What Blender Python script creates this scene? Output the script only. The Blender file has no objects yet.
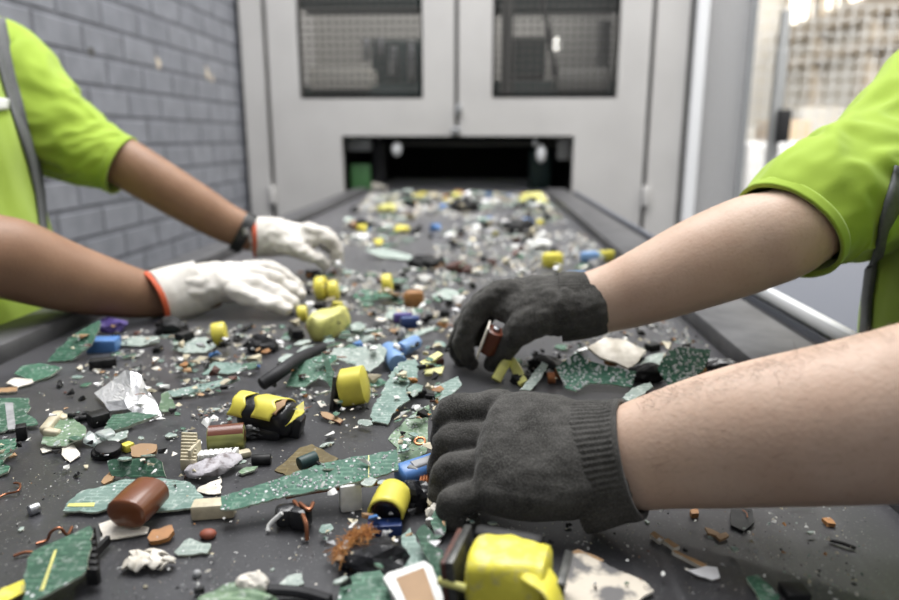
import bpy, bmesh, math, random
from mathutils import Vector, Matrix, noise
from mathutils.bvhtree import BVHTree
V = Vector
R = math.radians
rng = random.Random(11)
SC = bpy.context.scene
COL = SC.collection

# ------------------------------------------------------------------ camera
BZ, H, F, CX, CY = 0.90, 0.28, 690.0, 449.5, 300.0      # belt height, eye height above it
PITCH, YAW = R(13.2), R(2.79)
EYE = V((0, 0, BZ + H))
FWD = V((-math.sin(YAW) * math.cos(PITCH), math.cos(YAW) * math.cos(PITCH), -math.sin(PITCH)))
RGT = V((math.cos(YAW), math.sin(YAW), 0))
UPV = RGT.cross(FWD)
cd = bpy.data.cameras.new('camera')
cam = bpy.data.objects.new('camera', cd)
COL.objects.link(cam)
cam.matrix_world = Matrix(((RGT.x, UPV.x, -FWD.x, 0), (RGT.y, UPV.y, -FWD.y, 0), (RGT.z, UPV.z, -FWD.z, EYE.z), (0, 0, 0, 1)))
cd.sensor_width = 36; cd.sensor_fit = 'HORIZONTAL'; cd.lens = 36 * F / 899
cd.clip_start = .02; cd.clip_end = 100
cd.dof.use_dof = True; cd.dof.focus_distance = .60; cd.dof.aperture_fstop = 3.5
SC.camera = cam
SC.view_settings.view_transform = 'Standard'
SC.view_settings.look = 'None'
SC.view_settings.exposure = -0.14
SC.view_settings.gamma = 1.0

def ray(px, py): return FWD + RGT * ((px - CX) / F) - UPV * ((py - CY) / F)
def P(px, py, z): return EYE + ray(px, py) * z                     # point at optical depth z
def PB(px, py, h=0.0):                                             # point at height h above the belt
    d = ray(px, py); return EYE + d * ((BZ + h - EYE.z) / d.z)
def PY(px, py, Y): d = ray(px, py); return EYE + d * (Y / d.y)
def PX(px, py, X): d = ray(px, py); return EYE + d * (X / d.x)
def topx(p):
    q = p - EYE; z = q.dot(FWD); return (CX + F * q.dot(RGT) / z, CY - F * q.dot(UPV) / z, z)

# ------------------------------------------------------------------ materials
def nt(name):
    m = bpy.data.materials.new(name); m.use_nodes = True
    t = m.node_tree; b = t.nodes['Principled BSDF']; return m, t, b
def nd(t, kind, **kw):
    n = t.nodes.new(kind)
    for k, v in kw.items():
        if k in n.inputs: n.inputs[k].default_value = v
        else: setattr(n, k, v)
    return n
def rgb(c): return (c[0], c[1], c[2], 1)
def ramp(t, a, b, ca=(0, 0, 0, 1), cb=(1, 1, 1, 1)):
    r = t.nodes.new('ShaderNodeValToRGB'); e = r.color_ramp.elements
    e[0].position = a; e[1].position = b; e[0].color = ca; e[1].color = cb; return r
def mixc(t, fac, a, b):
    m = t.nodes.new('ShaderNodeMix'); m.data_type = 'RGBA'
    if hasattr(fac, 'links'): t.links.new(fac, m.inputs[0])
    else: m.inputs[0].default_value = fac
    for s, x in ((6, a), (7, b)):
        if hasattr(x, 'links'): t.links.new(x, m.inputs[s])
        else: m.inputs[s].default_value = rgb(x)
    return m.outputs[2]
def coords(t, shift=True):
    tc = t.nodes.new('ShaderNodeTexCoord')
    if not shift: return tc.outputs['Object']
    oi = t.nodes.new('ShaderNodeObjectInfo')
    ml = nd(t, 'ShaderNodeVectorMath', operation='MULTIPLY_ADD')
    cb = t.nodes.new('ShaderNodeCombineXYZ')
    t.links.new(oi.outputs['Random'], cb.inputs[0]); t.links.new(oi.outputs['Random'], cb.inputs[1])
    t.links.new(cb.outputs[0], ml.inputs[0]); ml.inputs[1].default_value = (7, 3, 5)
    t.links.new(tc.outputs['Object'], ml.inputs[2])
    return ml.outputs[0]

def mat(name, c, rough=.5, metal=0.0, c2=None, sc=80, bump=0.0, bsc=None, lo=.35, hi=.65, shift=True, spec=.5, sheen=0.0, sss=0.0, trans=0.0):
    m, t, b = nt(name)
    b.inputs['Roughness'].default_value = rough; b.inputs['Metallic'].default_value = metal
    b.inputs['Specular IOR Level'].default_value = spec
    if sheen: b.inputs['Sheen Weight'].default_value = sheen
    if trans: b.inputs['Transmission Weight'].default_value = trans
    if sss:
        b.inputs['Subsurface Weight'].default_value = sss
        b.inputs['Subsurface Radius'].default_value = (.012, .004, .002); b.inputs['Subsurface Scale'].default_value = 1.0
    b.inputs['Base Color'].default_value = rgb(c)
    co = coords(t, shift)
    if c2:
        n = nd(t, 'ShaderNodeTexNoise', Scale=sc, Detail=4.0); t.links.new(co, n.inputs['Vector'])
        r = ramp(t, lo, hi); t.links.new(n.outputs['Fac'], r.inputs[0])
        t.links.new(mixc(t, r.outputs[0], c, c2), b.inputs['Base Color'])
    if bump:
        n = nd(t, 'ShaderNodeTexNoise', Scale=bsc or sc * 2, Detail=3.0); t.links.new(co, n.inputs['Vector'])
        bp = nd(t, 'ShaderNodeBump', Strength=bump, Distance=.002); t.links.new(n.outputs['Fac'], bp.inputs['Height'])
        t.links.new(bp.outputs[0], b.inputs['Normal'])
    return m

def pcb(name, c1, c2, trace, dots=.0, dust=.3, dustc=(.62, .66, .62)):
    m, t, b = nt(name)
    b.inputs['Roughness'].default_value = .5; b.inputs['Specular IOR Level'].default_value = .22
    co = coords(t)
    n1 = nd(t, 'ShaderNodeTexNoise', Scale=45.0, Detail=3.0); t.links.new(co, n1.inputs['Vector'])
    r1 = ramp(t, .35, .65); t.links.new(n1.outputs['Fac'], r1.inputs[0])
    col = mixc(t, r1.outputs[0], c1, c2)
    # copper tracks under the lacquer: thin stepped lines
    bk = nd(t, 'ShaderNodeTexBrick', Scale=1.0, offset=.37); t.links.new(co, bk.inputs['Vector'])
    bk.inputs['Brick Width'].default_value = .021; bk.inputs['Row Height'].default_value = .0045
    bk.inputs['Mortar Size'].default_value = .0006; bk.inputs['Mortar Smooth'].default_value = .3
    bk.inputs['Color1'].default_value = (0, 0, 0, 1); bk.inputs['Color2'].default_value = (0, 0, 0, 1); bk.inputs['Mortar'].default_value = (1, 1, 1, 1)
    nm = nd(t, 'ShaderNodeTexNoise', Scale=70.0); t.links.new(co, nm.inputs['Vector'])
    rm = ramp(t, .45, .55); t.links.new(nm.outputs['Fac'], rm.inputs[0])
    mu = nd(t, 'ShaderNodeMath', operation='MULTIPLY'); t.links.new(bk.outputs['Color'], mu.inputs[0]); t.links.new(rm.outputs[0], mu.inputs[1])
    col = mixc(t, mu.outputs[0], col, trace)
    height = mu.outputs[0]
    if dots:
        vo = nd(t, 'ShaderNodeTexVoronoi', Scale=210.0, Randomness=.8); t.links.new(co, vo.inputs['Vector'])
        rv = ramp(t, .20, .30, (1, 1, 1, 1), (0, 0, 0, 1)); t.links.new(vo.outputs['Distance'], rv.inputs[0])
        n3 = nd(t, 'ShaderNodeTexNoise', Scale=38.0); t.links.new(co, n3.inputs['Vector'])
        r3 = ramp(t, .62 - .3 * dots, .70 - .3 * dots); t.links.new(n3.outputs['Fac'], r3.inputs[0])
        m3 = nd(t, 'ShaderNodeMath', operation='MULTIPLY'); t.links.new(rv.outputs[0], m3.inputs[0]); t.links.new(r3.outputs[0], m3.inputs[1])
        col = mixc(t, m3.outputs[0], col, (.66, .67, .68)); height = m3.outputs[0]
    n4 = nd(t, 'ShaderNodeTexNoise', Scale=160.0, Detail=6.0, Roughness=.7); t.links.new(co, n4.inputs['Vector'])
    r4 = ramp(t, .52, .78, (0, 0, 0, 1), (dust * 2, dust * 2, dust * 2, 1)); t.links.new(n4.outputs['Fac'], r4.inputs[0])
    col = mixc(t, r4.outputs[0], col, dustc)
    t.links.new(col, b.inputs['Base Color'])
    bp = nd(t, 'ShaderNodeBump', Strength=.6, Distance=.0006); t.links.new(height, bp.inputs['Height']); t.links.new(bp.outputs[0], b.inputs['Normal'])
    return m

def mat_belt():
    m, t, b = nt('belt_rubber'); b.inputs['Specular IOR Level'].default_value = .55; b.inputs['Sheen Weight'].default_value = 1.0; b.inputs['Sheen Roughness'].default_value = .31; b.inputs['Sheen Tint'].default_value = (.9, .9, 1, 1); co = coords(t, False)
    n1 = nd(t, 'ShaderNodeTexNoise', Scale=9.0, Detail=6.0, Roughness=.65); t.links.new(co, n1.inputs['Vector'])
    r1 = ramp(t, .3, .72, (.019, .019, .021, 1), (.046, .046, .051, 1)); t.links.new(n1.outputs['Fac'], r1.inputs[0])
    n2 = nd(t, 'ShaderNodeTexNoise', Scale=420.0, Detail=3.0); t.links.new(co, n2.inputs['Vector'])
    r2 = ramp(t, .62, .80); t.links.new(n2.outputs['Fac'], r2.inputs[0])
    c = mixc(t, r2.outputs[0], r1.outputs[0], (.24, .24, .24))
    mp = nd(t, 'ShaderNodeMapping'); mp.inputs['Scale'].default_value = (60, 3, 1); t.links.new(co, mp.inputs[0])
    n3 = nd(t, 'ShaderNodeTexNoise', Scale=1.0, Detail=5.0); t.links.new(mp.outputs[0], n3.inputs['Vector'])
    r3 = ramp(t, .58, .75, (0, 0, 0, 1), (.45, .45, .45, 1)); t.links.new(n3.outputs['Fac'], r3.inputs[0])
    c = mixc(t, r3.outputs[0], c, (.10, .10, .105))
    t.links.new(c, b.inputs['Base Color'])
    rr = nd(t, 'ShaderNodeMapRange'); t.links.new(n1.outputs['Fac'], rr.inputs[0]); rr.inputs[3].default_value = .28; rr.inputs[4].default_value = .42
    t.links.new(rr.outputs[0], b.inputs['Roughness'])
    bp = nd(t, 'ShaderNodeBump', Strength=.12, Distance=.0006); t.links.new(n2.outputs['Fac'], bp.inputs['Height']); t.links.new(bp.outputs[0], b.inputs['Normal'])
    return m

def mat_brick():
    m, t, b = nt('painted_brick'); co = coords(t, False)
    mp = nd(t, 'ShaderNodeMapping'); mp.inputs['Rotation'].default_value = (R(90), 0, R(90)); 
    sx = nd(t, 'ShaderNodeSeparateXYZ'); t.links.new(co, sx.inputs[0])
    cb = nd(t, 'ShaderNodeCombineXYZ'); t.links.new(sx.outputs[1], cb.inputs[0]); t.links.new(sx.outputs[2], cb.inputs[1])
    bk = nd(t, 'ShaderNodeTexBrick', Scale=1.0); t.links.new(cb.outputs[0], bk.inputs['Vector'])
    bk.inputs['Brick Width'].default_value = .25; bk.inputs['Row Height'].default_value = .096
    bk.inputs['Mortar Size'].default_value = .011; bk.inputs['Mortar Smooth'].default_value = .5; bk.inputs['Bias'].default_value = 0
    bk.inputs['Color1'].default_value = (.200, .210, .240, 1); bk.inputs['Color2'].default_value = (.228, .238, .268, 1); bk.inputs['Mortar'].default_value = (.138, .145, .168, 1)
    n = nd(t, 'ShaderNodeTexNoise', Scale=14.0, Detail=5.0); t.links.new(co, n.inputs['Vector'])
    r = ramp(t, .35, .7, (.85, .85, .85, 1), (1.12, 1.12, 1.12, 1)); t.links.new(n.outputs['Fac'], r.inputs[0])
    mm = t.nodes.new('ShaderNodeMix'); mm.data_type = 'RGBA'; mm.blend_type = 'MULTIPLY'; mm.inputs[0].default_value = 1
    t.links.new(bk.outputs['Color'], mm.inputs[6]); t.links.new(r.outputs[0], mm.inputs[7]); t.links.new(mm.outputs[2], b.inputs['Base Color'])
    iv = nd(t, 'ShaderNodeMath', operation='SUBTRACT'); iv.inputs[0].default_value = 1; t.links.new(bk.outputs['Fac'], iv.inputs[1])
    bp = nd(t, 'ShaderNodeBump', Strength=.7, Distance=.008); t.links.new(iv.outputs[0], bp.inputs['Height']); t.links.new(bp.outputs[0], b.inputs['Normal'])
    b.inputs['Roughness'].default_value = .55
    return m

def mat_knit():
    m, t, b = nt('grey_knit'); co = coords(t, False)
    n1 = nd(t, 'ShaderNodeTexNoise', Scale=38.0, Detail=5.0, Roughness=.6); t.links.new(co, n1.inputs['Vector'])
    r1 = ramp(t, .34, .72, (.027, .026, .024, 1), (.074, .071, .067, 1)); t.links.new(n1.outputs['Fac'], r1.inputs[0])
    n2 = nd(t, 'ShaderNodeTexNoise', Scale=900.0, Detail=2.0); t.links.new(co, n2.inputs['Vector'])
    r2 = ramp(t, .42, .80, (0, 0, 0, 1), (.55, .55, .55, 1)); t.links.new(n2.outputs['Fac'], r2.inputs[0])
    t.links.new(mixc(t, r2.outputs[0], r1.outputs[0], (.17, .165, .155)), b.inputs['Base Color'])
    b.inputs['Roughness'].default_value = .95; b.inputs['Sheen Weight'].default_value = .12; b.inputs['Specular IOR Level'].default_value = .15
    bp = nd(t, 'ShaderNodeBump', Strength=.55, Distance=.0012); t.links.new(n2.outputs['Fac'], bp.inputs['Height'])
    n5 = nd(t, 'ShaderNodeTexNoise', Scale=55.0, Detail=3.0); t.links.new(co, n5.inputs['Vector'])
    bp2 = nd(t, 'ShaderNodeBump', Strength=.5, Distance=.006); t.links.new(n5.outputs['Fac'], bp2.inputs['Height']); t.links.new(bp.outputs[0], bp2.inputs['Normal'])
    t.links.new(bp2.outputs[0], b.inputs['Normal'])
    return m

def mat_skin(name, c, c2, c3):
    m, t, b = nt(name); co = coords(t, False)
    n1 = nd(t, 'ShaderNodeTexNoise', Scale=18.0, Detail=4.0); t.links.new(co, n1.inputs['Vector'])
    r1 = ramp(t, .35, .68); t.links.new(n1.outputs['Fac'], r1.inputs[0])
    col = mixc(t, r1.outputs[0], c, c2)
    n2 = nd(t, 'ShaderNodeTexNoise', Scale=190.0, Detail=3.0); t.links.new(co, n2.inputs['Vector'])
    r2 = ramp(t, .55, .78, (0, 0, 0, 1), (.45, .45, .45, 1)); t.links.new(n2.outputs['Fac'], r2.inputs[0])
    t.links.new(mixc(t, r2.outputs[0], col, c3), b.inputs['Base Color'])
    b.inputs['Roughness'].default_value = .5; b.inputs['Specular IOR Level'].default_value = .35
    b.inputs['Subsurface Weight'].default_value = .06; b.inputs['Subsurface Radius'].default_value = (.012, .005, .003); b.inputs['Subsurface Scale'].default_value = .6
    n3 = nd(t, 'ShaderNodeTexNoise', Scale=330.0, Detail=3.0); t.links.new(co, n3.inputs['Vector'])
    bp = nd(t, 'ShaderNodeBump', Strength=.25, Distance=.0015); t.links.new(n3.outputs['Fac'], bp.inputs['Height']); t.links.new(bp.outputs[0], b.inputs['Normal'])
    return m

def mat_emit(name, c, s):
    m, t, b = nt(name); b.inputs['Base Color'].default_value = rgb(c)
    b.inputs['Emission Color'].default_value = rgb(c); b.inputs['Emission Strength'].default_value = s; return m

MT = {
 'belt': mat_belt(), 'brick': mat_brick(), 'knit': mat_knit(),
 'concrete': mat('concrete', (.30, .31, .33), .7, c2=(.23, .235, .25), sc=6, shift=False),
 'cream_paint': mat('machine_paint', (.50, .49, .482), .45, c2=(.465, .455, .448), sc=5, shift=False),
 'dark_seam': mat('dark_seam', (.08, .078, .075), .6),
 'rail': mat('rail_rubber', (.052, .052, .056), .5, c2=(.09, .09, .095), sc=20, bump=.15, bsc=200, shift=False),
 'black_rubber': mat('black_rubber', (.010, .010, .012), .55, c2=(.022, .022, .025), sc=40, spec=.3),
 'steel': mat('steel', (.50, .51, .53), .35, .85, c2=(.38, .39, .41), sc=30),
 'white_steel': mat('white_steel', (.74, .75, .77), .4),
 'grey_paint': mat('grey_paint', (.27, .28, .29), .5),
 'blue_grey': mat('blue_grey_plate', (.14, .147, .168), .9, spec=.05),
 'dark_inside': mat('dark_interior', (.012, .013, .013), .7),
 'mid_inside': mat('interior_steel', (.40, .40, .405), .6),
 'guard_mesh': mat('guard_mesh', (.52, .52, .53), .6),
 'fence_wire': mat('fence_wire', (.60, .60, .60), .6),
 'light_inside': mat('interior_panel', (.34, .33, .31), .6),
 'green_paint': mat('green_paint', (.06, .17, .06), .5),
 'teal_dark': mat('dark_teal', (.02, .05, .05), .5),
 'wall_white': mat('warehouse_wall', (.80, .77, .71), .8, c2=(.70, .67, .61), sc=1.5, shift=False),
 'beam': mat('beam_paint', (.56, .49, .40), .7),
 'white_bale': mat('white_film', (.86, .86, .86), .5, c2=(.70, .70, .71), sc=14),
 'carton': mat('carton', (.62, .48, .34), .8),
 'skin_r': mat_skin('fair_skin', (.59, .43, .335), (.53, .365, .275), (.44, .285, .205)),
 'skin_l': mat_skin('tan_skin', (.30, .172, .108), (.25, .138, .084), (.20, .108, .066)),
 'hair': mat('dark_hair', (.03, .022, .017), .6),
 'armhair': mat('arm_hair', (.12, .075, .05), .6),
 'lime': mat('lime_cloth', (.34, .48, .055), .85, c2=(.30, .43, .045), sc=12, bump=.12, bsc=700, shift=False, sheen=.2, spec=.2),
 'strap': mat('grey_strap', (.085, .09, .095), .7, c2=(.11, .115, .12), sc=200),
 'reflective': mat('pale_tape', (.62, .63, .62), .4),
 'denim': mat('dark_trousers', (.03, .035, .05), .9),
 'boot': mat('boot_leather', (.02, .016, .013), .6),
 'white_glove': mat('white_leather', (.70, .67, .63), .8, c2=(.46, .43, .39), sc=24, bump=.8, bsc=55, lo=.45, hi=.75, shift=False, spec=.2),
 'orange_trim': mat('orange_trim', (.55, .09, .03), .7),
 'watch': mat('black_strap', (.012, .012, .013), .4),
 'eye': mat('eye_white', (.7, .7, .68), .2),
 # scrap
 'pcb_dark': pcb('board_green_dark', (.032, .085, .054), (.052, .12, .08), (.09, .19, .125), .25, .28),
 'pcb_mid': pcb('board_green', (.032, .10, .062), (.055, .14, .092), (.10, .23, .15), .45, .25),
 'pcb_solder': pcb('board_green_soldered', (.026, .10, .064), (.045, .14, .094), (.10, .22, .155), .9, .22),
 'pcb_teal': pcb('board_teal_dusty', (.115, .19, .165), (.19, .27, .24), (.28, .37, .33), .3, .4),
 'pcb_pale': pcb('board_pale_dusty', (.22, .28, .25), (.33, .38, .35), (.40, .46, .42), .5, .7),
 'pcb_sage': pcb('board_sage', (.12, .20, .12), (.17, .25, .16), (.25, .34, .22), .55, .5),
 'pcb_amber': pcb('board_amber', (.085, .058, .012), (.12, .085, .02), (.16, .12, .04), .3, .2, (.4, .36, .25)),
 'edge': mat('board_edge', (.50, .54, .46), .8, c2=(.33, .38, .29), sc=300),
 'solder': mat('solder', (.62, .63, .65), .3, .6),
 'copper': mat('copper', (.32, .13, .065), .35, .7, c2=(.20, .08, .045), sc=120),
 'copper_bright': mat('bright_copper', (.50, .20, .09), .35, .7),
 'fibre': mat('copper_fibre', (.50, .24, .07), .6, c2=(.34, .13, .035), sc=120),
 'foil': mat('aluminium_foil', (.86, .86, .88), .38, .35, c2=(.76, .76, .78), sc=60, bump=.3, bsc=70),
 'white_pl': mat('white_plastic', (.78, .78, .76), .5, c2=(.56, .56, .54), sc=90),
 'cream_pl': mat('cream_plastic', (.60, .54, .39), .5, c2=(.44, .39, .28), sc=110),
 'paper': mat('torn_paper', (.80, .76, .69), .85, c2=(.52, .48, .41), sc=60, bump=.3, bsc=150),
 'cracked': mat('cracked_coating', (.60, .54, .45), .7, c2=(.13, .125, .125), sc=48, lo=.47, hi=.57, bump=.4, bsc=90),
 'lavender': mat('lavender_plastic', (.42, .40, .43), .5, c2=(.12, .09, .09), sc=120, lo=.5, hi=.68, bump=.4, bsc=200),
 'grey_pl': mat('grey_plastic', (.24, .245, .25), .5, c2=(.36, .36, .37), sc=100),
 'black_pl': mat('black_plastic', (.008, .008, .009), .5, c2=(.022, .022, .023), sc=110, spec=.25),
 'black_film': mat('black_film', (.010, .010, .012), .28, bump=.5, bsc=120),
 'dark_steel': mat('dark_steel', (.055, .057, .055), .4, .5, c2=(.10, .10, .095), sc=150),
 'rust': mat('rust_core', (.10, .035, .022), .6, c2=(.06, .025, .02), sc=100),
 'yellow': mat('yellow_tape', (.70, .62, .085), .4, c2=(.62, .54, .08), sc=60, lo=.4, hi=.7),
 'yellow_worn': mat('worn_yellow_tape', (.76, .68, .075), .38, c2=(.60, .54, .17), sc=90, lo=.52, hi=.62, bump=.3, bsc=150),
 'yellow_pale': mat('pale_yellow', (.68, .66, .20), .45, c2=(.50, .48, .16), sc=80),
 'blue_pl': mat('blue_plastic', (.075, .19, .46), .38, c2=(.10, .23, .50), sc=60),
 'blue_dark': mat('dark_blue_plastic', (.02, .045, .16), .4),
 'blue_pale': mat('pale_blue_plastic', (.16, .29, .55), .42, c2=(.20, .34, .58), sc=70),
 'purple': mat('purple_plastic', (.10, .07, .26), .4),
 'brown_cap': mat('brown_resin', (.17, .058, .024), .28, c2=(.14, .046, .019), sc=40),
 'brown_film': mat('brown_sleeve', (.14, .042, .022), .3),
 'olive': mat('olive_metal', (.30, .31, .10), .3, .3, c2=(.22, .23, .08), sc=60),
 'amber': mat('amber_resin', (.38, .17, .05), .5, c2=(.25, .12, .04), sc=80),
 'tan': mat('tan_board', (.36, .22, .11), .6, c2=(.30, .18, .09), sc=50),
 'red_brown': mat('red_brown', (.26, .07, .04), .6),
 'clear': mat('clear_plastic', (.75, .82, .80), .15, trans=.6),
}

# ------------------------------------------------------------------ mesh building
class MB:
    def __init__(s): s.v = []; s.f = []; s.m = []; s.mi = 0
    def add(s, vs, fs, mi=None):
        o = len(s.v); s.v += [V(x) for x in vs]
        for f in fs: s.f.append([o + i for i in f]); s.m.append(s.mi if mi is None else mi)
        return s
    def box(s, c, sz, M=None, bev=0.0, mi=None, seg=2):
        bm = bmesh.new(); bmesh.ops.create_cube(bm, size=1)
        for v in bm.verts: v.co = V((v.co.x * sz[0], v.co.y * sz[1], v.co.z * sz[2]))
        if bev: bmesh.ops.bevel(bm, geom=bm.edges[:], offset=min(bev, min(sz) * .45), segments=seg, profile=.5, affect='EDGES')
        bm.verts.index_update()
        vs = [(M @ v.co if M else v.co) + V(c) for v in bm.verts]; fs = [[v.index for v in f.verts] for f in bm.faces]
        bm.free(); return s.add(vs, fs, mi)
    def limb(s, pts, w=(0, 0, 1), n=20, sub=4, cap=1.0, capn=4, ex=2.0, mi=None, disp=None, ends=True):
        # pts: (point, half width[, half thickness]) ; swept elliptical tube through them with rounded ends
        pts = [(V(p[0]), p[1], p[2] if len(p) > 2 else p[1]) for p in pts]
        w = V(w); ring = []
        k = len(pts)
        for i in range(k - 1):
            a, b, c, d = pts[max(i - 1, 0)], pts[i], pts[i + 1], pts[min(i + 2, k - 1)]
            for j in range(sub):
                u = j / sub
                def cr(x0, x1, x2, x3): return x1 + (x2 - x0) * (.5 * u) + (x0 * 2 - x1 * 5 + x2 * 4 - x3) * (.5 * u * u) + (x1 * 3 - x0 - x2 * 3 + x3) * (.5 * u ** 3)
                ring.append((cr(a[0], b[0], c[0], d[0]), max(cr(a[1], b[1], c[1], d[1]), 1e-5), max(cr(a[2], b[2], c[2], d[2]), 1e-5)))
        ring.append(pts[-1])
        q = len(ring)
        tan = [(ring[min(i + 1, q - 1)][0] - ring[max(i - 1, 0)][0]).normalized() for i in range(q)]
        full = []
        if cap and ends:
            for j in range(capn):
                a = (j + .35) / (capn + .35) * math.pi / 2
                r0 = ring[0]; full.append((r0[0] - tan[0] * (min(r0[1], r0[2]) * cap * math.cos(a)), r0[1] * math.sin(a), r0[2] * math.sin(a), tan[0]))
        full += [(ring[i][0], ring[i][1], ring[i][2], tan[i]) for i in range(q)]
        if cap and ends:
            for j in range(capn - 1, -1, -1):
                a = (j + .35) / (capn + .35) * math.pi / 2
                r0 = ring[-1]; full.append((r0[0] + tan[-1] * (min(r0[1], r0[2]) * cap * math.cos(a)), r0[1] * math.sin(a), r0[2] * math.sin(a), tan[-1]))
        vs, fs = [], []
        L = len(full)
        for i, (c, ra, rb, t) in enumerate(full):
            x = (w - t * w.dot(t)).normalized(); y = t.cross(x)
            for j in range(n):
                a = 2 * math.pi * j / n; ca, sa = math.cos(a), math.sin(a)
                e = 2 / ex
                dx, dy = math.copysign(abs(ca) ** e, ca), math.copysign(abs(sa) ** e, sa)
                g = 1.0 if disp is None else disp(i / (L - 1), a)
                vs.append(c + x * (dx * ra * g) + y * (dy * rb * g))
        for i in range(L - 1):
            for j in range(n):
                fs.append([i * n + j, i * n + (j + 1) % n, (i + 1) * n + (j + 1) % n, (i + 1) * n + j])
        if ends:
            fs.append(list(range(n - 1, -1, -1))); fs.append([(L - 1) * n + j for j in range(n)])
        return s.add(vs, fs, mi)
    def tube(s, pts, r, n=8, sub=3, mi=None):
        d = (V(pts[-1]) - V(pts[0])).normalized() if (V(pts[-1]) - V(pts[0])).length > 1e-6 else V((1, 0, 0))
        w = V((0, 0, 1)) if abs(d.z) < .8 else V((.3, 1, .1))
        return s.limb([(p, r) for p in pts], w, n, sub, 0.4, 1, mi=mi)
    def cyl(s, a, b, r, n=24, bev=.12, mi=None, r2=None):
        a, b = V(a), V(b); r2 = r if r2 is None else r2; d = (b - a).normalized(); e = r * bev
        w = V((0, 0, 1)) if abs(d.z) < .8 else V((1, 0, 0))
        x = (w - d * w.dot(d)).normalized(); y = d.cross(x); vs, fs = [], []
        prof = [(a, r - e), (a + d * e * .3, r - e * .3), (a + d * e, r), (b - d * e, r2), (b - d * e * .3, r2 - e * .3), (b, r2 - e)]
        for c, q in prof:
            for j in range(n):
                t = 2 * math.pi * j / n; vs.append(c + x * (q * math.cos(t)) + y * (q * math.sin(t)))
        for i in range(5):
            for j in range(n): fs.append([i * n + j, i * n + (j + 1) % n, (i + 1) * n + (j + 1) % n, (i + 1) * n + j])
        fs.append(list(range(n - 1, -1, -1))); fs.append([5 * n + j for j in range(n)])
        return s.add(vs, fs, mi)
    def ball(s, c, r, sub=2, mi=None, sc=(1, 1, 1)):
        bm = bmesh.new(); bmesh.ops.create_icosphere(bm, subdivisions=sub, radius=r)
        vs = [V((v.co.x * sc[0], v.co.y * sc[1], v.co.z * sc[2])) + V(c) for v in bm.verts]; bm.verts.index_update()
        fs = [[v.index for v in f.verts] for f in bm.faces]; bm.free(); return s.add(vs, fs, mi)
    def prism(s, poly, z0, z1, mtop=0, mside=1):
        n = len(poly); vs = [(x, y, z1) for x, y in poly] + [(x, y, z0) for x, y in poly]
        s.add(vs, [list(range(n))], mtop); o = len(s.v) - 2 * n
        s.f.append([o + n + i for i in range(n - 1, -1, -1)]); s.m.append(mtop)
        for i in range(n): s.f.append([o + i, o + n + i, o + n + (i + 1) % n, o + (i + 1) % n]); s.m.append(mside)
        return s
    def mesh(s, name, mats, smooth=True):
        me = bpy.data.meshes.new(name); me.from_pydata([tuple(v) for v in s.v], [], s.f)
        for m in mats: me.materials.append(MT[m])
        me.polygons.foreach_set('material_index', [min(i, len(mats) - 1) for i in s.m])
        me.polygons.foreach_set('use_smooth', [smooth] * len(s.f))
        bm = bmesh.new(); bm.from_mesh(me); bmesh.ops.recalc_face_normals(bm, faces=bm.faces[:]); bm.to_mesh(me); bm.free()
        me.update(); return me
def link(name, me, parent=None, M=None):
    o = bpy.data.objects.new(name, me); COL.objects.link(o)
    if parent: o.parent = parent
    if M is not None: o.matrix_local = M
    return o
def obj(name, mb, mats, parent=None, smooth=True, M=None, sharp=True):
    if isinstance(mats, str): mats = [mats]
    me = mb.mesh(name, mats, smooth)
    if smooth and sharp:
        me.set_sharp_from_angle(angle=R(38))
    return link(name, me, parent, M)
def tag(o, label=None, cat=None, group=None, kind=None):
    if label: o['label'] = label
    if cat: o['category'] = cat
    if group: o['group'] = group
    if kind: o['kind'] = kind
    return o
def thing(name, label, cat, M=None, group=None):
    o = bpy.data.objects.new(name, None); COL.objects.link(o); o.empty_display_size = .02
    if M is not None: o.matrix_local = M if isinstance(M, Matrix) else Matrix.Translation(M)
    return tag(o, label, cat, group)
def structure(o): o['kind'] = 'structure'; return o
def fuse(mb, name, mats, vox, smooth=6, fac=.5, disp=None, parent=None):
    me = mb.mesh(name + '_tmp', ['steel'], True)
    o = bpy.data.objects.new('tmp', me); COL.objects.link(o)
    r = o.modifiers.new('r', 'REMESH'); r.mode = 'VOXEL'; r.voxel_size = vox; r.use_smooth_shade = True
    if smooth:
        q = o.modifiers.new('s', 'SMOOTH'); q.factor = fac; q.iterations = smooth
    dg = bpy.context.evaluated_depsgraph_get()
    out = bpy.data.meshes.new_from_object(o.evaluated_get(dg)); out.name = name
    bpy.data.objects.remove(o); bpy.data.meshes.remove(me)
    out.materials.clear()
    for m in (mats if isinstance(mats, (list, tuple)) else [mats]): out.materials.append(MT[m])
    out.update()
    if disp:
        nr = [v.normal.copy() for v in out.vertices]
        for v, k in zip(out.vertices, nr): v.co = v.co + k * disp(v.co, k)
    out.polygons.foreach_set('use_smooth', [True] * len(out.polygons)); out.polygons.foreach_set('material_index', [0] * len(out.polygons))
    out.update()
    return link(name, out, parent)
def frame(org, x, z):
    x = V(x).normalized(); z = V(z); z = (z - x * z.dot(x)).normalized(); y = z.cross(x)
    return Matrix(((x.x, y.x, z.x, org.x), (x.y, y.y, z.y, org.y), (x.z, y.z, z.z, org.z), (0, 0, 0, 1)))
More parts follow.
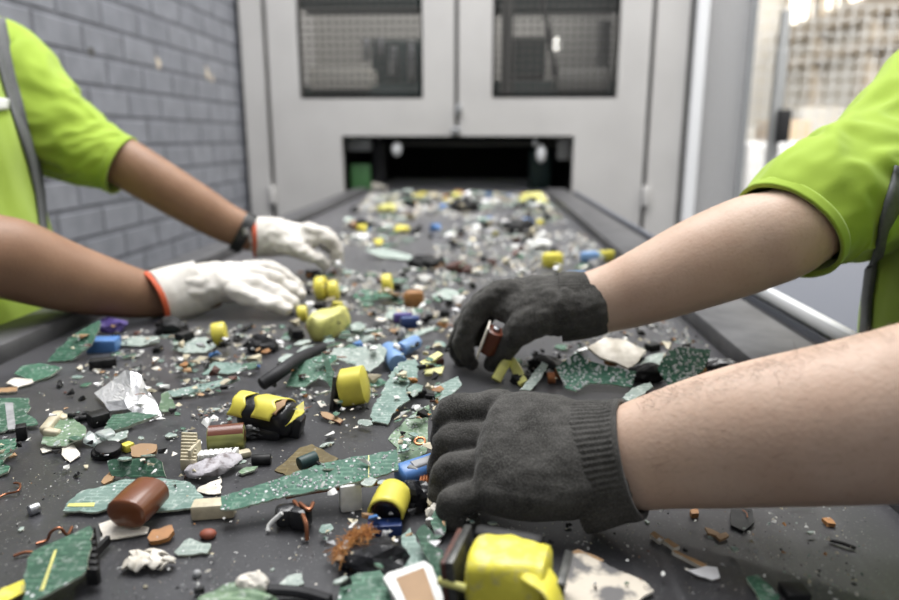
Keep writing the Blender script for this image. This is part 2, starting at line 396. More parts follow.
def rect_panel(x0, x1, z0, z1, holes, y0, y1):
    # upright sheet with rectangular openings between y0 and y1, as one mesh
    xs = sorted({x0, x1, *[a for h in holes for a in h[:2]]}); zs = sorted({z0, z1, *[a for h in holes for a in h[2:]]})
    xs = [x for x in xs if x0 <= x <= x1]; zs = [z for z in zs if z0 <= z <= z1]
    inside = lambda x, z: any(h[0] < x < h[1] and h[2] < z < h[3] for h in holes)
    bm = bmesh.new(); vv = {}
    def g(i, k):
        if (i, k) not in vv: vv[i, k] = bm.verts.new((xs[i], y0, zs[k]))
        return vv[i, k]
    fs = []
    for i in range(len(xs) - 1):
        for k in range(len(zs) - 1):
            if not inside((xs[i] + xs[i + 1]) / 2, (zs[k] + zs[k + 1]) / 2): fs.append(bm.faces.new((g(i, k), g(i + 1, k), g(i + 1, k + 1), g(i, k + 1))))
    r = bmesh.ops.extrude_face_region(bm, geom=fs)
    for e in r['geom']:
        if isinstance(e, bmesh.types.BMVert): e.co.y = y1
    bmesh.ops.recalc_face_normals(bm, faces=bm.faces[:])
    mb = MB(); bm.verts.index_update(); mb.add([v.co.copy() for v in bm.verts], [[v.index for v in f.verts] for f in bm.faces]); bm.free(); return mb
# ------------------------------------------------------------------ the hall
M = 3.66                                   # machine front
bx = lambda name, c, sz, m, parent=None, bev=0.0: obj(name, MB().box(c, sz, None, bev), m, parent, smooth=bev > 0)
WX = -1.27
structure(bx('floor', (1.0, 4.0, -.05), (7.2, 13.0, .1), 'concrete'))
structure(bx('wall_left', (WX - .1, 3.0, 1.7), (.2, 11.0, 3.4), 'brick'))
structure(bx('wall_right', (4.25, 5.5, 2.0), (.2, 10.0, 4.0), 'wall_white'))
structure(bx('wall_back', (1.4, 10.4, 2.0), (5.6, .2, 4.0), 'wall_white'))
for k, (px, py, r, m) in enumerate(((91, 52, .016, 'dark_seam'), (158, 63, .020, 'beam'), (207, 73, .022, 'beam'), (212, 78, .014, 'beam'))):  # first is a hole's darkness painted as a disc, others pale paint chips
    q = PX(px, py, WX); structure(obj('paint_chip', MB().add([q + V((.0015, math.cos(a) * r * (1 + .3 * math.sin(a * 3 + k)), math.sin(a) * r * (1.2 + .3 * math.cos(a * 2 + k)))) for a in [j * 6.2832 / 14 for j in range(14)]], [list(range(14))]), m, bpy.data.objects['wall_left']))
# beams and posts of the warehouse wall on the right
RX = 4.15
def xr(px, py): return PX(px, py, RX)
bt, bb = xr(899, 2), xr(899, 40)
for k, (z, hh) in enumerate(((bt.z, .16), (bb.z, .10))):
    structure(bx('trim_%d' % (k + 1), (RX - .07, 7.3, z), (.14, 6.0, hh), 'beam'))
for k, px in enumerate((818, 872, 768)):
    structure(bx('trim_%d' % (k + 3), (RX - .06, xr(px, 80).y, 1.6), (.12, .20, 3.2), 'beam'))
MT['lamp_glass'] = mat_emit('lamp_glass', (1.0, .97, .9), 1.6)  # glow that imitates a bright highlight inside the machine window
MT['daylight'] = mat_emit('daylight_glazing', (1.0, .96, .88), 2.6)
for k, (ya, yb) in enumerate(((5.2, 6.7), (7.0, 8.6), (8.9, 10.2))):
    w = bx('window_%d' % (k + 1), (RX - .02, (ya + yb) / 2, bt.z + .75), (.04, yb - ya, 1.15), 'daylight'); structure(w)
    for y in (ya, (ya + yb) / 2, yb): structure(bx('window_bar', (RX - .05, y, bt.z + .75), (.05, .05, 1.2), 'beam', w))

# ------------------------------------------------------------------ sorting machine
def mx(px, Y=M): return PY(px, 100, Y).x
def mz(py, Y=M, px=450): return PY(px, py, Y).z
mach = thing('sorting_machine', 'tall pale grey sorting machine with two meshed windows at the end of the belt', 'machine', V((mx(465), M, 0)))
mo = V(mach.location)
def mpart(name, mb, m, parent=mach, smooth=False):
    o = obj(name, mb, m, parent, smooth)
    o.matrix_local = Matrix.Translation(-mo) if parent is mach else Matrix.Identity(4)
    return o
TOP = 2.75
op = (PY(342.5, 165, M).x, PY(573, 165, M).x, BZ - .02, mz(136))
wl = (mx(303), mx(421), mz(96), 2.25); wr = (mx(494), mx(614), mz(96), 2.25)
xa, xb, xc, xd, xe, xf, xg = mx(244.5), mx(266), mx(271), mx(454.5), mx(458.5), mx(647), mx(652)
xh = mx(684)
mpart('cabinet_frame', rect_panel(xa, xb, 0, TOP, [], M, M + .06), 'cream_paint')
mpart('cabinet_frame', rect_panel(xg, xh, 0, TOP, [], M, M + .06), 'cream_paint')
mpart('seam_strip', MB().box(((xa + xh) / 2, M + .075, TOP / 2), (.001, .001, .001)), 'dark_seam') if False else None
for (a, b, w, k) in ((xc, xd, wl, 0), (xe, xf, wr, 1)):
    d = mpart('door', rect_panel(a, b, .08, TOP - .03, [w, op], M - .005, M + .05), 'cream_paint')
    g = MB(); x = w[0]
    while x < w[1]: g.box((x, M + .03, (w[2] + w[3]) / 2), (.009, .005, w[3] - w[2])); x += .036
    z = w[2]
    while z < w[3]: g.box(((w[0] + w[1]) / 2, M + .034, z), (w[1] - w[0], .005, .009)); z += .036
    mpart('wire_guard', g, 'dark_seam', d)
    f = MB()
    for (c, s) in ((((w[0] + w[1]) / 2, M + .02, w[2] - .006), (w[1] - w[0] + .02, .05, .012)), ((w[0] - .005, M + .02, (w[2] + w[3]) / 2), (.012, .05, w[3] - w[2])), ((w[1] + .005, M + .02, (w[2] + w[3]) / 2), (.012, .05, w[3] - w[2]))): f.box(c, s)
    mpart('window_frame', f, 'dark_seam', d)
    hz = (a + .03 if k == 0 else b - .03)
    for z in (mz(195), 2.1): mpart('hinge', MB().cyl((hz - (.05 if k == 0 else -.05), M - .015, z - .05), (hz - (.05 if k == 0 else -.05), M - .015, z + .05), .020, 12), 'cream_paint', d, True)
mpart('latch', MB().box((mx(459), M - .02, mz(110)), (.03, .03, .05), None, .006), 'steel', smooth=True)
mpart('latch', MB().box((mx(456), M - .02, mz(131)), (.05, .03, .03), None, .006), 'steel', smooth=True)
# interior seen through the windows and the mouth
mpart('side_sheet', MB().box((xa + .02, M + .75, TOP / 2), (.03, 1.38, TOP)), 'cream_paint')
mpart('side_sheet', MB().box((xh - .02, M + .75, TOP / 2), (.03, 1.38, TOP)), 'cream_paint')
mpart('back_sheet', MB().box(((xa + xh) / 2, M + 1.45, TOP / 2), (xh - xa, .03, TOP)), 'light_inside')
mpart('seam_backing', MB().box((xb + .012, M + .08, TOP / 2), (.09, .02, TOP)).box((xg - .012, M + .08, TOP / 2), (.09, .02, TOP)).box(((xd + xe) / 2, M + .08, (TOP + op[3]) / 2), (.09, .02, TOP - op[3])), 'dark_seam')
zi = op[3]
mpart('inner_deck', MB().box(((xa + xh) / 2, M + .75, zi + .03), (xh - xa - .06, 1.3, .03)), 'dark_inside')  # unseen black cover added so no light falls into the mouth
def ib(name, px0, px1, py0, py1, Y, dep, m, bev=.01):
    a, b = PY(px0, py0, Y), PY(px1, py1, Y)
    mpart(name, MB().box(((a.x + b.x) / 2, Y + dep / 2, (a.z + b.z) / 2), (abs(b.x - a.x), dep, abs(a.z - b.z)), None, bev), m, smooth=True)
ib('inner_box', 308, 369, 66, 89, M + .14, .3, 'wall_white')
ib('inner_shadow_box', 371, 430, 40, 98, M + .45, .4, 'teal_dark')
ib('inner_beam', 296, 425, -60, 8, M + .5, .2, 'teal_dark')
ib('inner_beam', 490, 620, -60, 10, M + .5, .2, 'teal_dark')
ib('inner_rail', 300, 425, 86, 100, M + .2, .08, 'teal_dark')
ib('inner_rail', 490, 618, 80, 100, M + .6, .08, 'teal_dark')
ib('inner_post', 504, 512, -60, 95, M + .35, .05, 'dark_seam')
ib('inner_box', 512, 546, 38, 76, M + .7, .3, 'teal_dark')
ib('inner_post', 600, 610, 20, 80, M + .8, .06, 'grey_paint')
for px, py0, py1 in ((366, 38, 62), (380, 38, 56), (393, 45, 75), (412, 42, 80)):
    a, b = PY(px, py0, M + .4), PY(px, py1, M + .4); mpart('inner_roller', MB().cyl(a, b, .022, 16), 'steel', smooth=True)
mpart('inner_rod', MB().cyl(PY(538, -30, M + .3), PY(556, 78, M + .3), .014, 12), 'black_rubber', smooth=True)
ib('inner_lid', 558, 612, 68, 90, M + .3, .25, 'light_inside', .04)
mpart('lamp', MB().ball(PY(557, 45, M + .5), .028, 2, sc=(.8, .8, 1.5)), 'lamp_glass', smooth=True)  # bright highlight behind the window, made as a glowing ball
# mouth: brackets in a tunnel of added near-black walls that keep light out
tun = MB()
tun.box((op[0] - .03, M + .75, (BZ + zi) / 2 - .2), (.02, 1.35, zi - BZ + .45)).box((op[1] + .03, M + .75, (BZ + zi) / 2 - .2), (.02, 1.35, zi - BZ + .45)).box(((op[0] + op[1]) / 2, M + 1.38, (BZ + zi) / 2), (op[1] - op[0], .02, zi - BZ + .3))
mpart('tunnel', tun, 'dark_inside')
ib('green_plate', 350, 371, 164, 194, M + .12, .03, 'green_paint')
ib('bracket', 346, 371, 138, 151, M + .12, .06, 'grey_paint')
ib('bracket', 558, 571, 138, 160, M + .12, .06, 'mid_inside')
ib('black_post', 372, 386, 140, 195, M + .16, .06, 'black_rubber'); ib('black_post', 530, 550, 150, 195, M + .3, .06, 'teal_dark')
for px, py, r in ((397, 149, .036), (541, 154, .032), (535, 143, .016)):
    mpart('knob', MB().ball(PY(px, py, M + .05), r, 2, sc=(.8, .8, 1.5 if px == 541 else 1.1)), 'white_steel', smooth=True)
ib('crossbar', 375, 560, 141, 146, M + .3, .04, 'dark_steel')
# woven guard beside the machine
gp = thing('guard_screen', 'grey guard screen of fine wire mesh joined to the right side of the machine', 'screen', V((mx(722), M + .03, 0)))
go = V(gp.location)
x0, x1 = mx(690), mx(752)
def gpart(name, mb, m): o = obj(name, mb, m, gp, False); o.matrix_local = Matrix.Translation(-go); return o
gpart('seam', MB().box((x0 - .012, M + .02, TOP / 2), (.05, .02, TOP)), 'dark_seam')
gpart('edge_post', MB().box((x0 + .028, M + .0, TOP / 2), (.055, .05, TOP), None, .004), 'white_steel')
gpart('edge_post', MB().box((x1 - .012, M + .04, TOP / 2), (.024, .04, TOP), None, .004), 'grey_paint')
gpart('back_panel', MB().box(((x0 + x1) / 2, M + .075, TOP / 2), (x1 - x0, .01, TOP)), 'mid_inside')
g = MB(); x = x0 + .06
while x < x1 - .02: g.box((x, M + .05, TOP / 2), (.010, .006, TOP)); x += .019
z = .3
while z < 2.2: g.box(((x0 + x1) / 2 + .02, M + .044, z), (x1 - x0 - .05, .006, .013)); z += .030
gpart('mesh_panel', g, 'guard_mesh')

# ------------------------------------------------------------------ wire fence and goods behind it
FY = 4.55
fn = thing('wire_fence', 'white wire mesh fence on grey posts behind the right-hand worker', 'fence', V((2.6, FY, 0)))
fo = V(fn.location)
def fpart(name, mb, m, parent=fn, smooth=False): o = obj(name, mb, m, parent, smooth); o.matrix_local = Matrix.Translation(-fo) if parent is fn else Matrix.Identity(4); return o
fx = PY(775, 120, FY).x
fpart('post', MB().box((fx, FY, .85), (.06, .06, PY(775, 18, FY).z * 2 - 1.7 - .0 if False else 1.7), None, .004).box((fx, FY, 1.78), (.05, .05, .3), None, .004), 'grey_paint')
fpart('post', MB().box((3.75, FY, .95), (.06, .06, 1.9), None, .004), 'grey_paint')
g = MB(); x = x1 + .02
while x < 3.75: g.box((x, FY, 1.0), (.0055, .0055, 1.9)); x += .078
z = .08
while z < 1.96: g.box(((x1 + 3.75) / 2, FY + .007, z), (3.75 - x1, .0055, .0055)); z += .078
fpart('mesh_panel', g, 'fence_wire')
bxp = PY(783, 126, FY - .05)
fpart('lock_box', MB().box((bxp.x, FY - .05, bxp.z), (.075, .06, .20), None, .008), 'black_rubber', smooth=True)
def goods(name, label, cat, px, py, Y, sz, m, group=None):
    p = PY(px, py, Y); t = thing(name, label, cat, V((p.x, Y, 0)))
    zt = p.z
    obj('body', MB().box((0, sz[1] / 2, zt / 2 + .06), (sz[0], sz[1], zt - .12), None, .05), m, t)
    pl = MB()
    for k in (-1, 0, 1): pl.box((k * sz[0] * .42, sz[1] / 2, .06), (.10, sz[1], .12))
    obj('pallet', pl, 'carton', t, False); return t
goods('wrapped_bale', 'tall white film-wrapped bale behind the mesh screen edge', 'bale', 748, 148, 6.4, (.8, .8), 'white_bale')
goods('wrapped_bale', 'wide white film-wrapped bale standing behind the fence post', 'bale', 800, 142, 5.2, (.72, .7), 'white_bale')
goods('wrapped_bale', 'white film-wrapped bale partly hidden by the lime green sleeve', 'bale', 886, 150, 5.4, (.64, .8), 'white_bale')
goods('carton_stack', 'cream stack of cartons above the bales behind the fence', 'cartons', 826, 106, 8.1, (.55, .6), 'wall_white')
goods('carton_stack', 'lower cream stack of cartons beside the fence lock box', 'cartons', 797, 120, 6.9, (.32, .6), 'carton')
goods('carton_stack', 'pale stack of cartons between the mesh screen and the fence post', 'cartons', 757, 126, 9.2, (.45, .6), 'wall_white')

# ------------------------------------------------------------------ conveyor
BL, BR = -.61, .32
Y0, Y1 = -.25, M + 1.3
cv = thing('conveyor', 'long black rubber conveyor belt between dark side rails', 'conveyor', V((0, 1.7, 0)))
co_ = V(cv.location)
def cpart(name, mb, m, smooth=False, parent=cv): o = obj(name, mb, m, parent, smooth); o.matrix_local = Matrix.Translation(-co_) if parent is cv else Matrix.Identity(4); return o
cpart('belt', MB().box(((BL + BR) / 2, (Y0 + Y1) / 2, BZ - .006), (BR - BL + .04, Y1 - Y0, .012)), 'belt')
ra = cpart('side_rail', MB().box((BL - .035, (Y0 + M + .02) / 2, BZ + .009), (.07, M - Y0, .032), None, .005), 'rail', True)
rb = cpart('side_rail', MB().box((BR + .052, (Y0 + M + .02) / 2, BZ + .009), (.104, M - Y0, .032), None, .005), 'rail', True)
cpart('side_skirt', MB().box((BL - .06, (Y0 + M - .1) / 2, BZ - .10), (.02, M - Y0 - .1, .18)), 'dark_steel')
rs = MB()
for k in range(3): rs.box((BR + .112 + k * .013, (Y0 + M - .1) / 2, BZ + .002 - k * .004), (.009, M - Y0 - .1, .03), None, .003)
rs.box((BR + .125, (Y0 + M - .1) / 2, BZ - .03), (.04, M - Y0 - .1, .04))
cpart('ribbed_skirt', rs, 'black_rubber', True)
cpart('edge_bar', MB().box((.463, .72, BZ + .034), (.016, 1.5, .020), None, .004), 'white_steel', True)
cpart('side_skirt', MB().box((.462, (Y0 + M - .1) / 2, BZ - .09), (.012, M - Y0 - .1, .22)), 'blue_grey')
for y in (.0, 1.6, 3.2):
    for x in (BL - .03, .43): cpart('leg', MB().box((x, y, .40), (.05, .06, .80), None, .004), 'dark_steel', True)
    cpart('crossbeam', MB().box(((BL + .42) / 2, y, .74), (1.0, .05, .06), None, .004), 'dark_steel', True)
# low blue-grey machine plinth across the aisle
st = thing('steel_bench', 'blue-grey steel bench standing on the floor beyond the right rail', 'bench', V((1.5, 1.85, 0)))
obj('deck', MB().box((0, 0, .77), (1.5, 1.1, .04), None, .006), 'blue_grey', st); obj('side_plate', MB().box((0, 0, .375), (1.46, 1.06, .75), None, .006), 'grey_paint', st)
obj('edge_strip', MB().box((0, .545, .80), (1.5, .02, .03), None, .004), 'white_steel', st)
# ------------------------------------------------------------------ people
def lerp(a, b, t): return a + (b - a) * t
def person_body(name, label, sk, hairm, shc, hipw):
    """sk: joints in world space; one continuous body, clothes as children"""
    mb = MB()
    pel, chest, neck, head = sk['pelvis'], sk['chest'], sk['neck'], sk['head']
    side = (sk['shA'] - sk['shB']).normalized()
    fwd = sk['fwd']
    mb.limb([(pel - V((0, 0, .06)), .155, .105), (pel + V((0, 0, .05)), .155, .10), (lerp(pel, chest, .5), .145, .095), (chest, .165, .105), (lerp(chest, neck, .75), .13, .07)], side, 24, 4)
    mb.limb([(lerp(chest, neck, .6), .06), (neck, .052), (lerp(neck, head, .6), .05)], side, 16, 3)
    up = (head - neck).normalized()
    # head: skull, jaw, nose, brow, ears, lips
    mb.ball(head + up * .03 - fwd * .012, 1, 3, sc=(.082, .082, .095))
    mb.limb([(head + up * .02 + fwd * .03, .058, .06), (head - up * .055 + fwd * .045, .046, .045), (head - up * .085 + fwd * .058, .03, .026)], side, 18, 4)
    mb.limb([(head + up * .012 + fwd * .082, .010), (head - up * .018 + fwd * .100, .013), (head - up * .032 + fwd * .098, .016, .010)], side, 10, 3)
    mb.limb([(head - up * .055 + fwd * .088 + side * .022, .005), (head - up * .056 + fwd * .096, .008), (head - up * .055 + fwd * .088 - side * .022, .005)], up, 8, 3)
    for s in (-1, 1):
        mb.limb([(head + side * (s * .08) + up * .018 - fwd * .01, .022, .008), (head + side * (s * .083) - up * .022 - fwd * .004, .014, .008)], fwd, 10, 3)
        mb.limb([(head + side * (s * .012) + up * .03 + fwd * .083, .007), (head + side * (s * .048) + up * .032 + fwd * .070, .007)], up, 8, 2)
    for k in 'AB':
        mb.limb(sk['arm' + k], sk['w' + k], 28, 5)
        mb.limb([(lerp(chest, sk['sh' + k], .35), .07, .06), (sk['sh' + k], .062, .06)], (0, 0, 1), 16, 3)
        h = sk['hip' + k]; mb.limb([(h, .085, .09), (lerp(h, sk['knee' + k], .5), .075, .08), (sk['knee' + k], .058), (lerp(sk['knee' + k], sk['foot' + k], .35), .058), (sk['foot' + k], .042)], side, 18, 4)
        mb.limb([(sk['foot' + k] - V((0, 0, .02)), .042), (sk['foot' + k] + fwd * .12 - V((0, 0, .045)), .042, .03)], side, 12, 3)
        mb.limb([(a, b, c) for a, b, c in sk['stub' + k]], sk['w' + k], 16, 3)
    body = fuse(mb, name, sk['skin'], .006, 5)
    tag(body, label, 'person')
    # eyes and hair
    for s in (-1, 1):
        obj('eye', MB().ball(head + side * (s * .031) + up * .012 + fwd * .070, .0125, 2), 'eye', body)
        obj('iris', MB().ball(head + side * (s * .031) + up * .010 + fwd * .0775, .0062, 2), 'hair', body)
    hb = MB(); hb.ball(head + up * .042 - fwd * .024, 1, 3, sc=(.089, .089, .094)); hb.limb([(head + up * .01 - fwd * .06, .075, .05), (head - up * .05 - fwd * .055, .06, .035)], side, 16, 3)
    fuse(hb, 'hair', hairm, .006, 3, disp=lambda c, n: .004 * noise.noise(c * 60), parent=body)
    # trousers and boots
    tb = MB(); tb.limb([(pel - V((0, 0, .05)), .172, .125), (pel + V((0, 0, .10)), .168, .12)], side, 24, 3, .5)
    for k in 'AB':
        h = sk['hip' + k]; tb.limb([(h + V((0, 0, .02)), .098, .105), (lerp(h, sk['knee' + k], .5), .092, .095), (sk['knee' + k], .078), (lerp(sk['knee' + k], sk['foot' + k], .5), .075), (sk['foot' + k] + V((0, 0, .01)), .066)], side, 20, 4, .3)
    fuse(tb, 'trousers', 'denim', .010, 4, disp=lambda c, n: .006 * noise.noise(c * 14), parent=body)
    for k in 'AB':
        f = sk['foot' + k]; b = MB(); b.limb([(f + V((0, 0, .05)), .058, .058), (f - V((0, 0, .01)), .055, .055)], side, 16, 3, .4)
        b.limb([(f - V((0, 0, .035)) - fwd * .03, .048, .038), (f - V((0, 0, .035)) + fwd * .08, .052, .036), (f - V((0, 0, .045)) + fwd * .15, .045, .026)], side, 16, 3)
        bo = fuse(b, 'boot', 'boot', .006, 3, parent=body)
        zmin = min(v.co.z for v in bo.data.vertices)
        for v in bo.data.vertices: v.co.z = max(v.co.z - 0, .004)
    return body

def shirt(body, sk, sections, side, sleeves, folds):
    mb = MB(); mb.limb(sections, side, 40, 5, .35, 3, ex=2.5)
    sh = fuse(mb, 'shirt', 'lime', .007, 6, disp=folds, parent=body)
    for pts, w, seed, dsp in sleeves:
        m = MB()
        def d(u, a, seed=seed):
            k = math.sin(math.pi * min(1, max(0, u * .97)))
            f = 1.03 + .08 * k * noise.noise(V((u * 4 + a * .35, math.cos(a) * 1.2 + seed, math.sin(a) * 1.2)))
            q = noise.noise(V((u * 9 - math.cos(a) * 1.5, math.sin(a) * 2.2 + seed * 3, math.cos(a) * 2)))
            return max(.985, f + .20 * k * (.35 - abs(q)) + .02 * math.sin(a * 3 + seed) * u)
        m.limb(pts, w, 72, 12, 0, disp=dsp or d, ends=False)
        o = obj('sleeve', m, 'lime', sh, sharp=False)
        so = o.modifiers.new('cloth', 'SOLIDIFY'); so.thickness = .0025; so.offset = -1
        sb = o.modifiers.new('soft', 'SUBSURF'); sb.levels = sb.render_levels = 1
        # hem: a turned band around the open end
        last, prev = pts[-1], pts[-2]
        dirn = (V(last[0]) - V(prev[0])).normalized()
        hm = MB(); hm.limb([(V(last[0]) - dirn * .012, last[1] * 1.015, last[2] * 1.015), (V(last[0]) + dirn * .001, last[1] * 1.02, last[2] * 1.02)], w, 64, 4, 0, disp=(lambda u, a, dd=(dsp or d): dd(1 - .0 * u, a)), ends=False)
        ho = obj('hem', hm, 'lime', o, sharp=False); hs = ho.modifiers.new('cloth', 'SOLIDIFY'); hs.thickness = .004; hs.offset = 0
    return sh

def ribbon_on(os_, ea, eb, name, m, parent, off=.004):
    """a band laid on a garment: its two edges follow lines of sight onto the cloth"""
    vv, ff = [], []
    for o in os_:
        k0 = len(vv); vv += [v.co.copy() for v in o.data.vertices]; ff += [[i + k0 for i in p.vertices] for p in o.data.polygons]
    tree = BVHTree.FromPolygons(vv, ff)
    def dens(l): return [(lerp(a[0], b[0], t / 4), lerp(a[1], b[1], t / 4)) for a, b in zip(l, l[1:]) for t in range(4)] + [l[-1]]
    rows = []
    for a, b in zip(dens(ea), dens(eb)):
        row = []
        for t in (0, .33, .67, 1):
            d = ray(lerp(a[0], b[0], t), lerp(a[1], b[1], t)).normalized(); h = tree.ray_cast(EYE, d)
            if h[0] is None: break
            row.append(h[0] + (h[1] if h[1].dot(d) < 0 else -h[1]) * off)
        if len(row) == 4: rows.append(row)
        elif rows: break
    if len(rows) < 2: print('no band', name); return None
    mb = MB().add([p for r in rows for p in r], [[i * 4 + k, i * 4 + k + 1, i * 4 + k + 5, i * 4 + k + 4] for i in range(len(rows) - 1) for k in range(3)])
    r = obj(name, mb, m, parent, sharp=False); so = r.modifiers.new('t', 'SOLIDIFY'); so.thickness = .004; so.offset = 0
    return r

Zb = lambda h: BZ + h
# ============ right-hand worker: fair skin, grey gloves
sk = {'skin': 'skin_r', 'fwd': V((-.92, 0, -.38)).normalized()}
shA, shB = P(950, 92, .92), V((.63, .53, Zb(.36)))
elA, wrA = P(800, 222, .765), P(596, 305, .815)
elB, wrB = P(1020, 392, .405), P(627, 458, .50)
kA = lambda px, r, z: r * z / F
sk.update(shA=shA, shB=shB, pelvis=V((.66, .70, .86)), chest=V((.625, .71, Zb(.22))), neck=V((.58, .71, Zb(.43))), head=V((.53, .71, Zb(.60))),
          hipA=V((.67, .80, .80)), hipB=V((.67, .60, .80)), kneeA=V((.63, .83, .45)), kneeB=V((.63, .57, .45)), footA=V((.70, .84, .08)), footB=V((.70, .56, .08)))
def px_arm(l): return [(P(x, y, z), ra * z / F, rb * z / F) for x, y, z, ra, rb in l]
sk['armA'] = [(shA, .060, .060), (lerp(shA, elA, .5), .048, .048)] + px_arm([(800, 224, .765, 45, 42), (752, 243, .775, 49, 44), (700, 263, .787, 46, 42), (650, 284, .800, 39.5, 37), (618, 296, .810, 35, 31), (580, 306, .82, 31, 27)])
sk['wA'] = UPV
sk['stubA'] = [(P(596, 305, .815), .030, .024), (P(550, 310, .83), .030, .020)]
sk['armB'] = [(shB, .062, .060), (lerp(shB, elB, .5), .058, .056)] + px_arm([(1020, 394, .405, 92, 86), (960, 402, .42, 91, 86), (899, 414, .437, 87, 80), (830, 424, .452, 80, 74), (760, 433, .468, 73, 66), (700, 443, .483, 65, 56), (655, 452, .493, 57, 47), (628, 458, .497, 53, 41), (614, 459, .502, 42, 32)])
sk['wB'] = UPV
sk['stubB'] = [(P(620, 458, .503), .024, .018), (P(570, 455, .515), .022, .013)]
bodyR = person_body('person', 'worker in lime green t-shirt and dark grey gloves, bare fair forearms reaching across the belt', sk, 'hair', None, None)
side = V((0, 1, 0))
def fold_r(c, n):
    return .010 * noise.noise(V((c.x * 5, c.y * 9, c.z * 4))) + .005 * noise.noise(V((c.x * 14, c.y * 22, c.z * 9 + 3)))
secR = [(V((.655, .75, .80)), .215, .145), (V((.618, .76, .92)), .218, .140), (V((.602, .755, Zb(.12))), .215, .125), (V((.612, .74, Zb(.24))), .20, .12), (V((.60, .72, Zb(.345))), .16, .085), (V((.59, .72, Zb(.41))), .075, .065)]
def sleeve_pts(sh, hem, r0, r1, inward, k=.5):
    a = sh + inward * .05
    return [(a, r0 * .95, r0), (sh, r0, r0), (lerp(sh, hem, k), lerp(r0, r1, .5), lerp(r0, r1, .5)), (lerp(sh, hem, .85), r1 * 1.02, r1), (hem, r1, r1 * .95)]
hemA = P(786, 224, .768)
slA = [(shA + V((.03, -.05, .0)), .072, .072), (P(945, 100, .90), .082, .075), (P(893, 165, .85), .084, .078), (P(846, 194, .805), .076, .073), (P(811, 208, .785), .0665, .067), (P(786, 232, .772), .0595, .060)]
hemB = lerp(shB, elB, .62)
slB = sleeve_pts(shB, hemB, .085, .072, V((0, .03, -.05)))
shirtR = shirt(bodyR, sk, secR, side, [(slA, UPV, 1.3, None), (slB, V((0, 1, 0)), .4, None)], fold_r)
ribbon_on([shirtR] + [c for c in shirtR.children if c.name.startswith('sleeve')], [(893, 165), (885, 195), (876, 225), (871, 260), (866, 300), (864, 345)], [(908, 170), (899, 200), (886, 228), (880, 262), (874, 300), (872, 345)], 'strap', 'strap', shirtR)

# ---- gloves of the right-hand worker
def glove(body, palm, chains, wrist, w, vox, m, name='work_glove', fn=18, sm=5, disp=None, wt=None):
    mb = MB()
    mb.limb(palm, w, 30, 5, .7, 4, ex=2.3)
    for ch in chains: mb.limb(ch, wt or w, fn, 5, 1.0, 4)
    return fuse(mb, name, m, vox, sm, disp=disp, parent=body)
def ribbed_cuff(parent, pts, w, ribs, name, m, amp=.02, n=None, thick=.003):
    mb = MB(); mb.limb(pts, w, n or ribs * 4, 6, 0, disp=lambda u, a: 1 + amp * math.cos(a * ribs), ends=False)
    o = obj(name, mb, m, parent, sharp=False); s = o.modifiers.new('t', 'SOLIDIFY'); s.thickness = thick; s.offset = -1; return o
def ch(pts): return [(P(x, y, z), r, r if len(q) == 0 else q[0]) for x, y, z, r, *q in pts]
wrk = lambda c, n: .0012 * noise.noise(c * 75) + .0009 * noise.noise(V((c.x * 30, c.y * 120, c.z * 120)))
# near hand (left hand, back of the hand up, fingers curled down over a piece)
# palm sections: width runs from the index knuckle down to the little finger knuckle
wN = (P(483, 403, .552) - P(461, 497, .500)).normalized()
wC = (UPV + wN).normalized()
palmN = [(P(620, 460, .500), .034, .0255), (P(600, 461, .504), .0385, .0265), (P(572, 458, .509), .0468, .0285), (P(525, 453, .517), .0520, .026), (P(498, 450, .523), .0495, .0215)]
def curl(mcp, pip, r0, r1, d1, d2):
    a, b = P(*mcp), P(*pip); c = b + V(d1); d = c + V(d2)
    return [(a, r0), (lerp(a, b, .5), r0 * .98), (b, r1 * 1.04), (lerp(b, c, .5), r1 * .97), (c, r1 * .97), (d, r1 * .86)]
chN = [curl((500, 405, .552), (450, 413, .556), .0135, .0128, (-.004, .004, -.026), (.010, .002, -.020)),
       curl((494, 435, .540), (449, 440, .543), .0124, .0118, (-.006, .002, -.026), (.010, .002, -.018)),
       curl((490, 464, .522), (448, 470, .522), .0124, .0118, (-.005, .000, -.022), (.012, .002, -.012)),
       curl((486, 493, .506), (453, 500, .504), .0120, .0108, (-.003, .001, -.013), (.014, .004, -.007)),
       [(P(560, 420, .535), .018), (P(520, 412, .56), .017), (P(490, 425, .575), .0135), (P(472, 440, .585), .012)]]
gN = glove(bodyR, palmN, chN, None, wN, .0018, 'knit', disp=wrk, sm=3)
cuN = [(P(580, 465, .5105), .0480, .0305), (P(588, 464, .508), .0476, .0325), (P(602, 462, .5035), .0456, .0335), (P(616, 460, .499), .0436, .0335), (P(626, 458.5, .496), .0434, .0345), (P(632, 457.5, .494), .0425, .0338)]
ribbed_cuff(gN, cuN, wC, 62, 'knit_cuff', 'knit', .014)
obj('cuff_rim', MB().limb([(P(628, 458, .4953), .0434, .0346), (P(633, 457.2, .4937), .0430, .0342)], wC, 60, 3, 0, disp=None, ends=False), 'knit', gN, sharp=False).modifiers.new('t', 'SOLIDIFY').thickness = .004
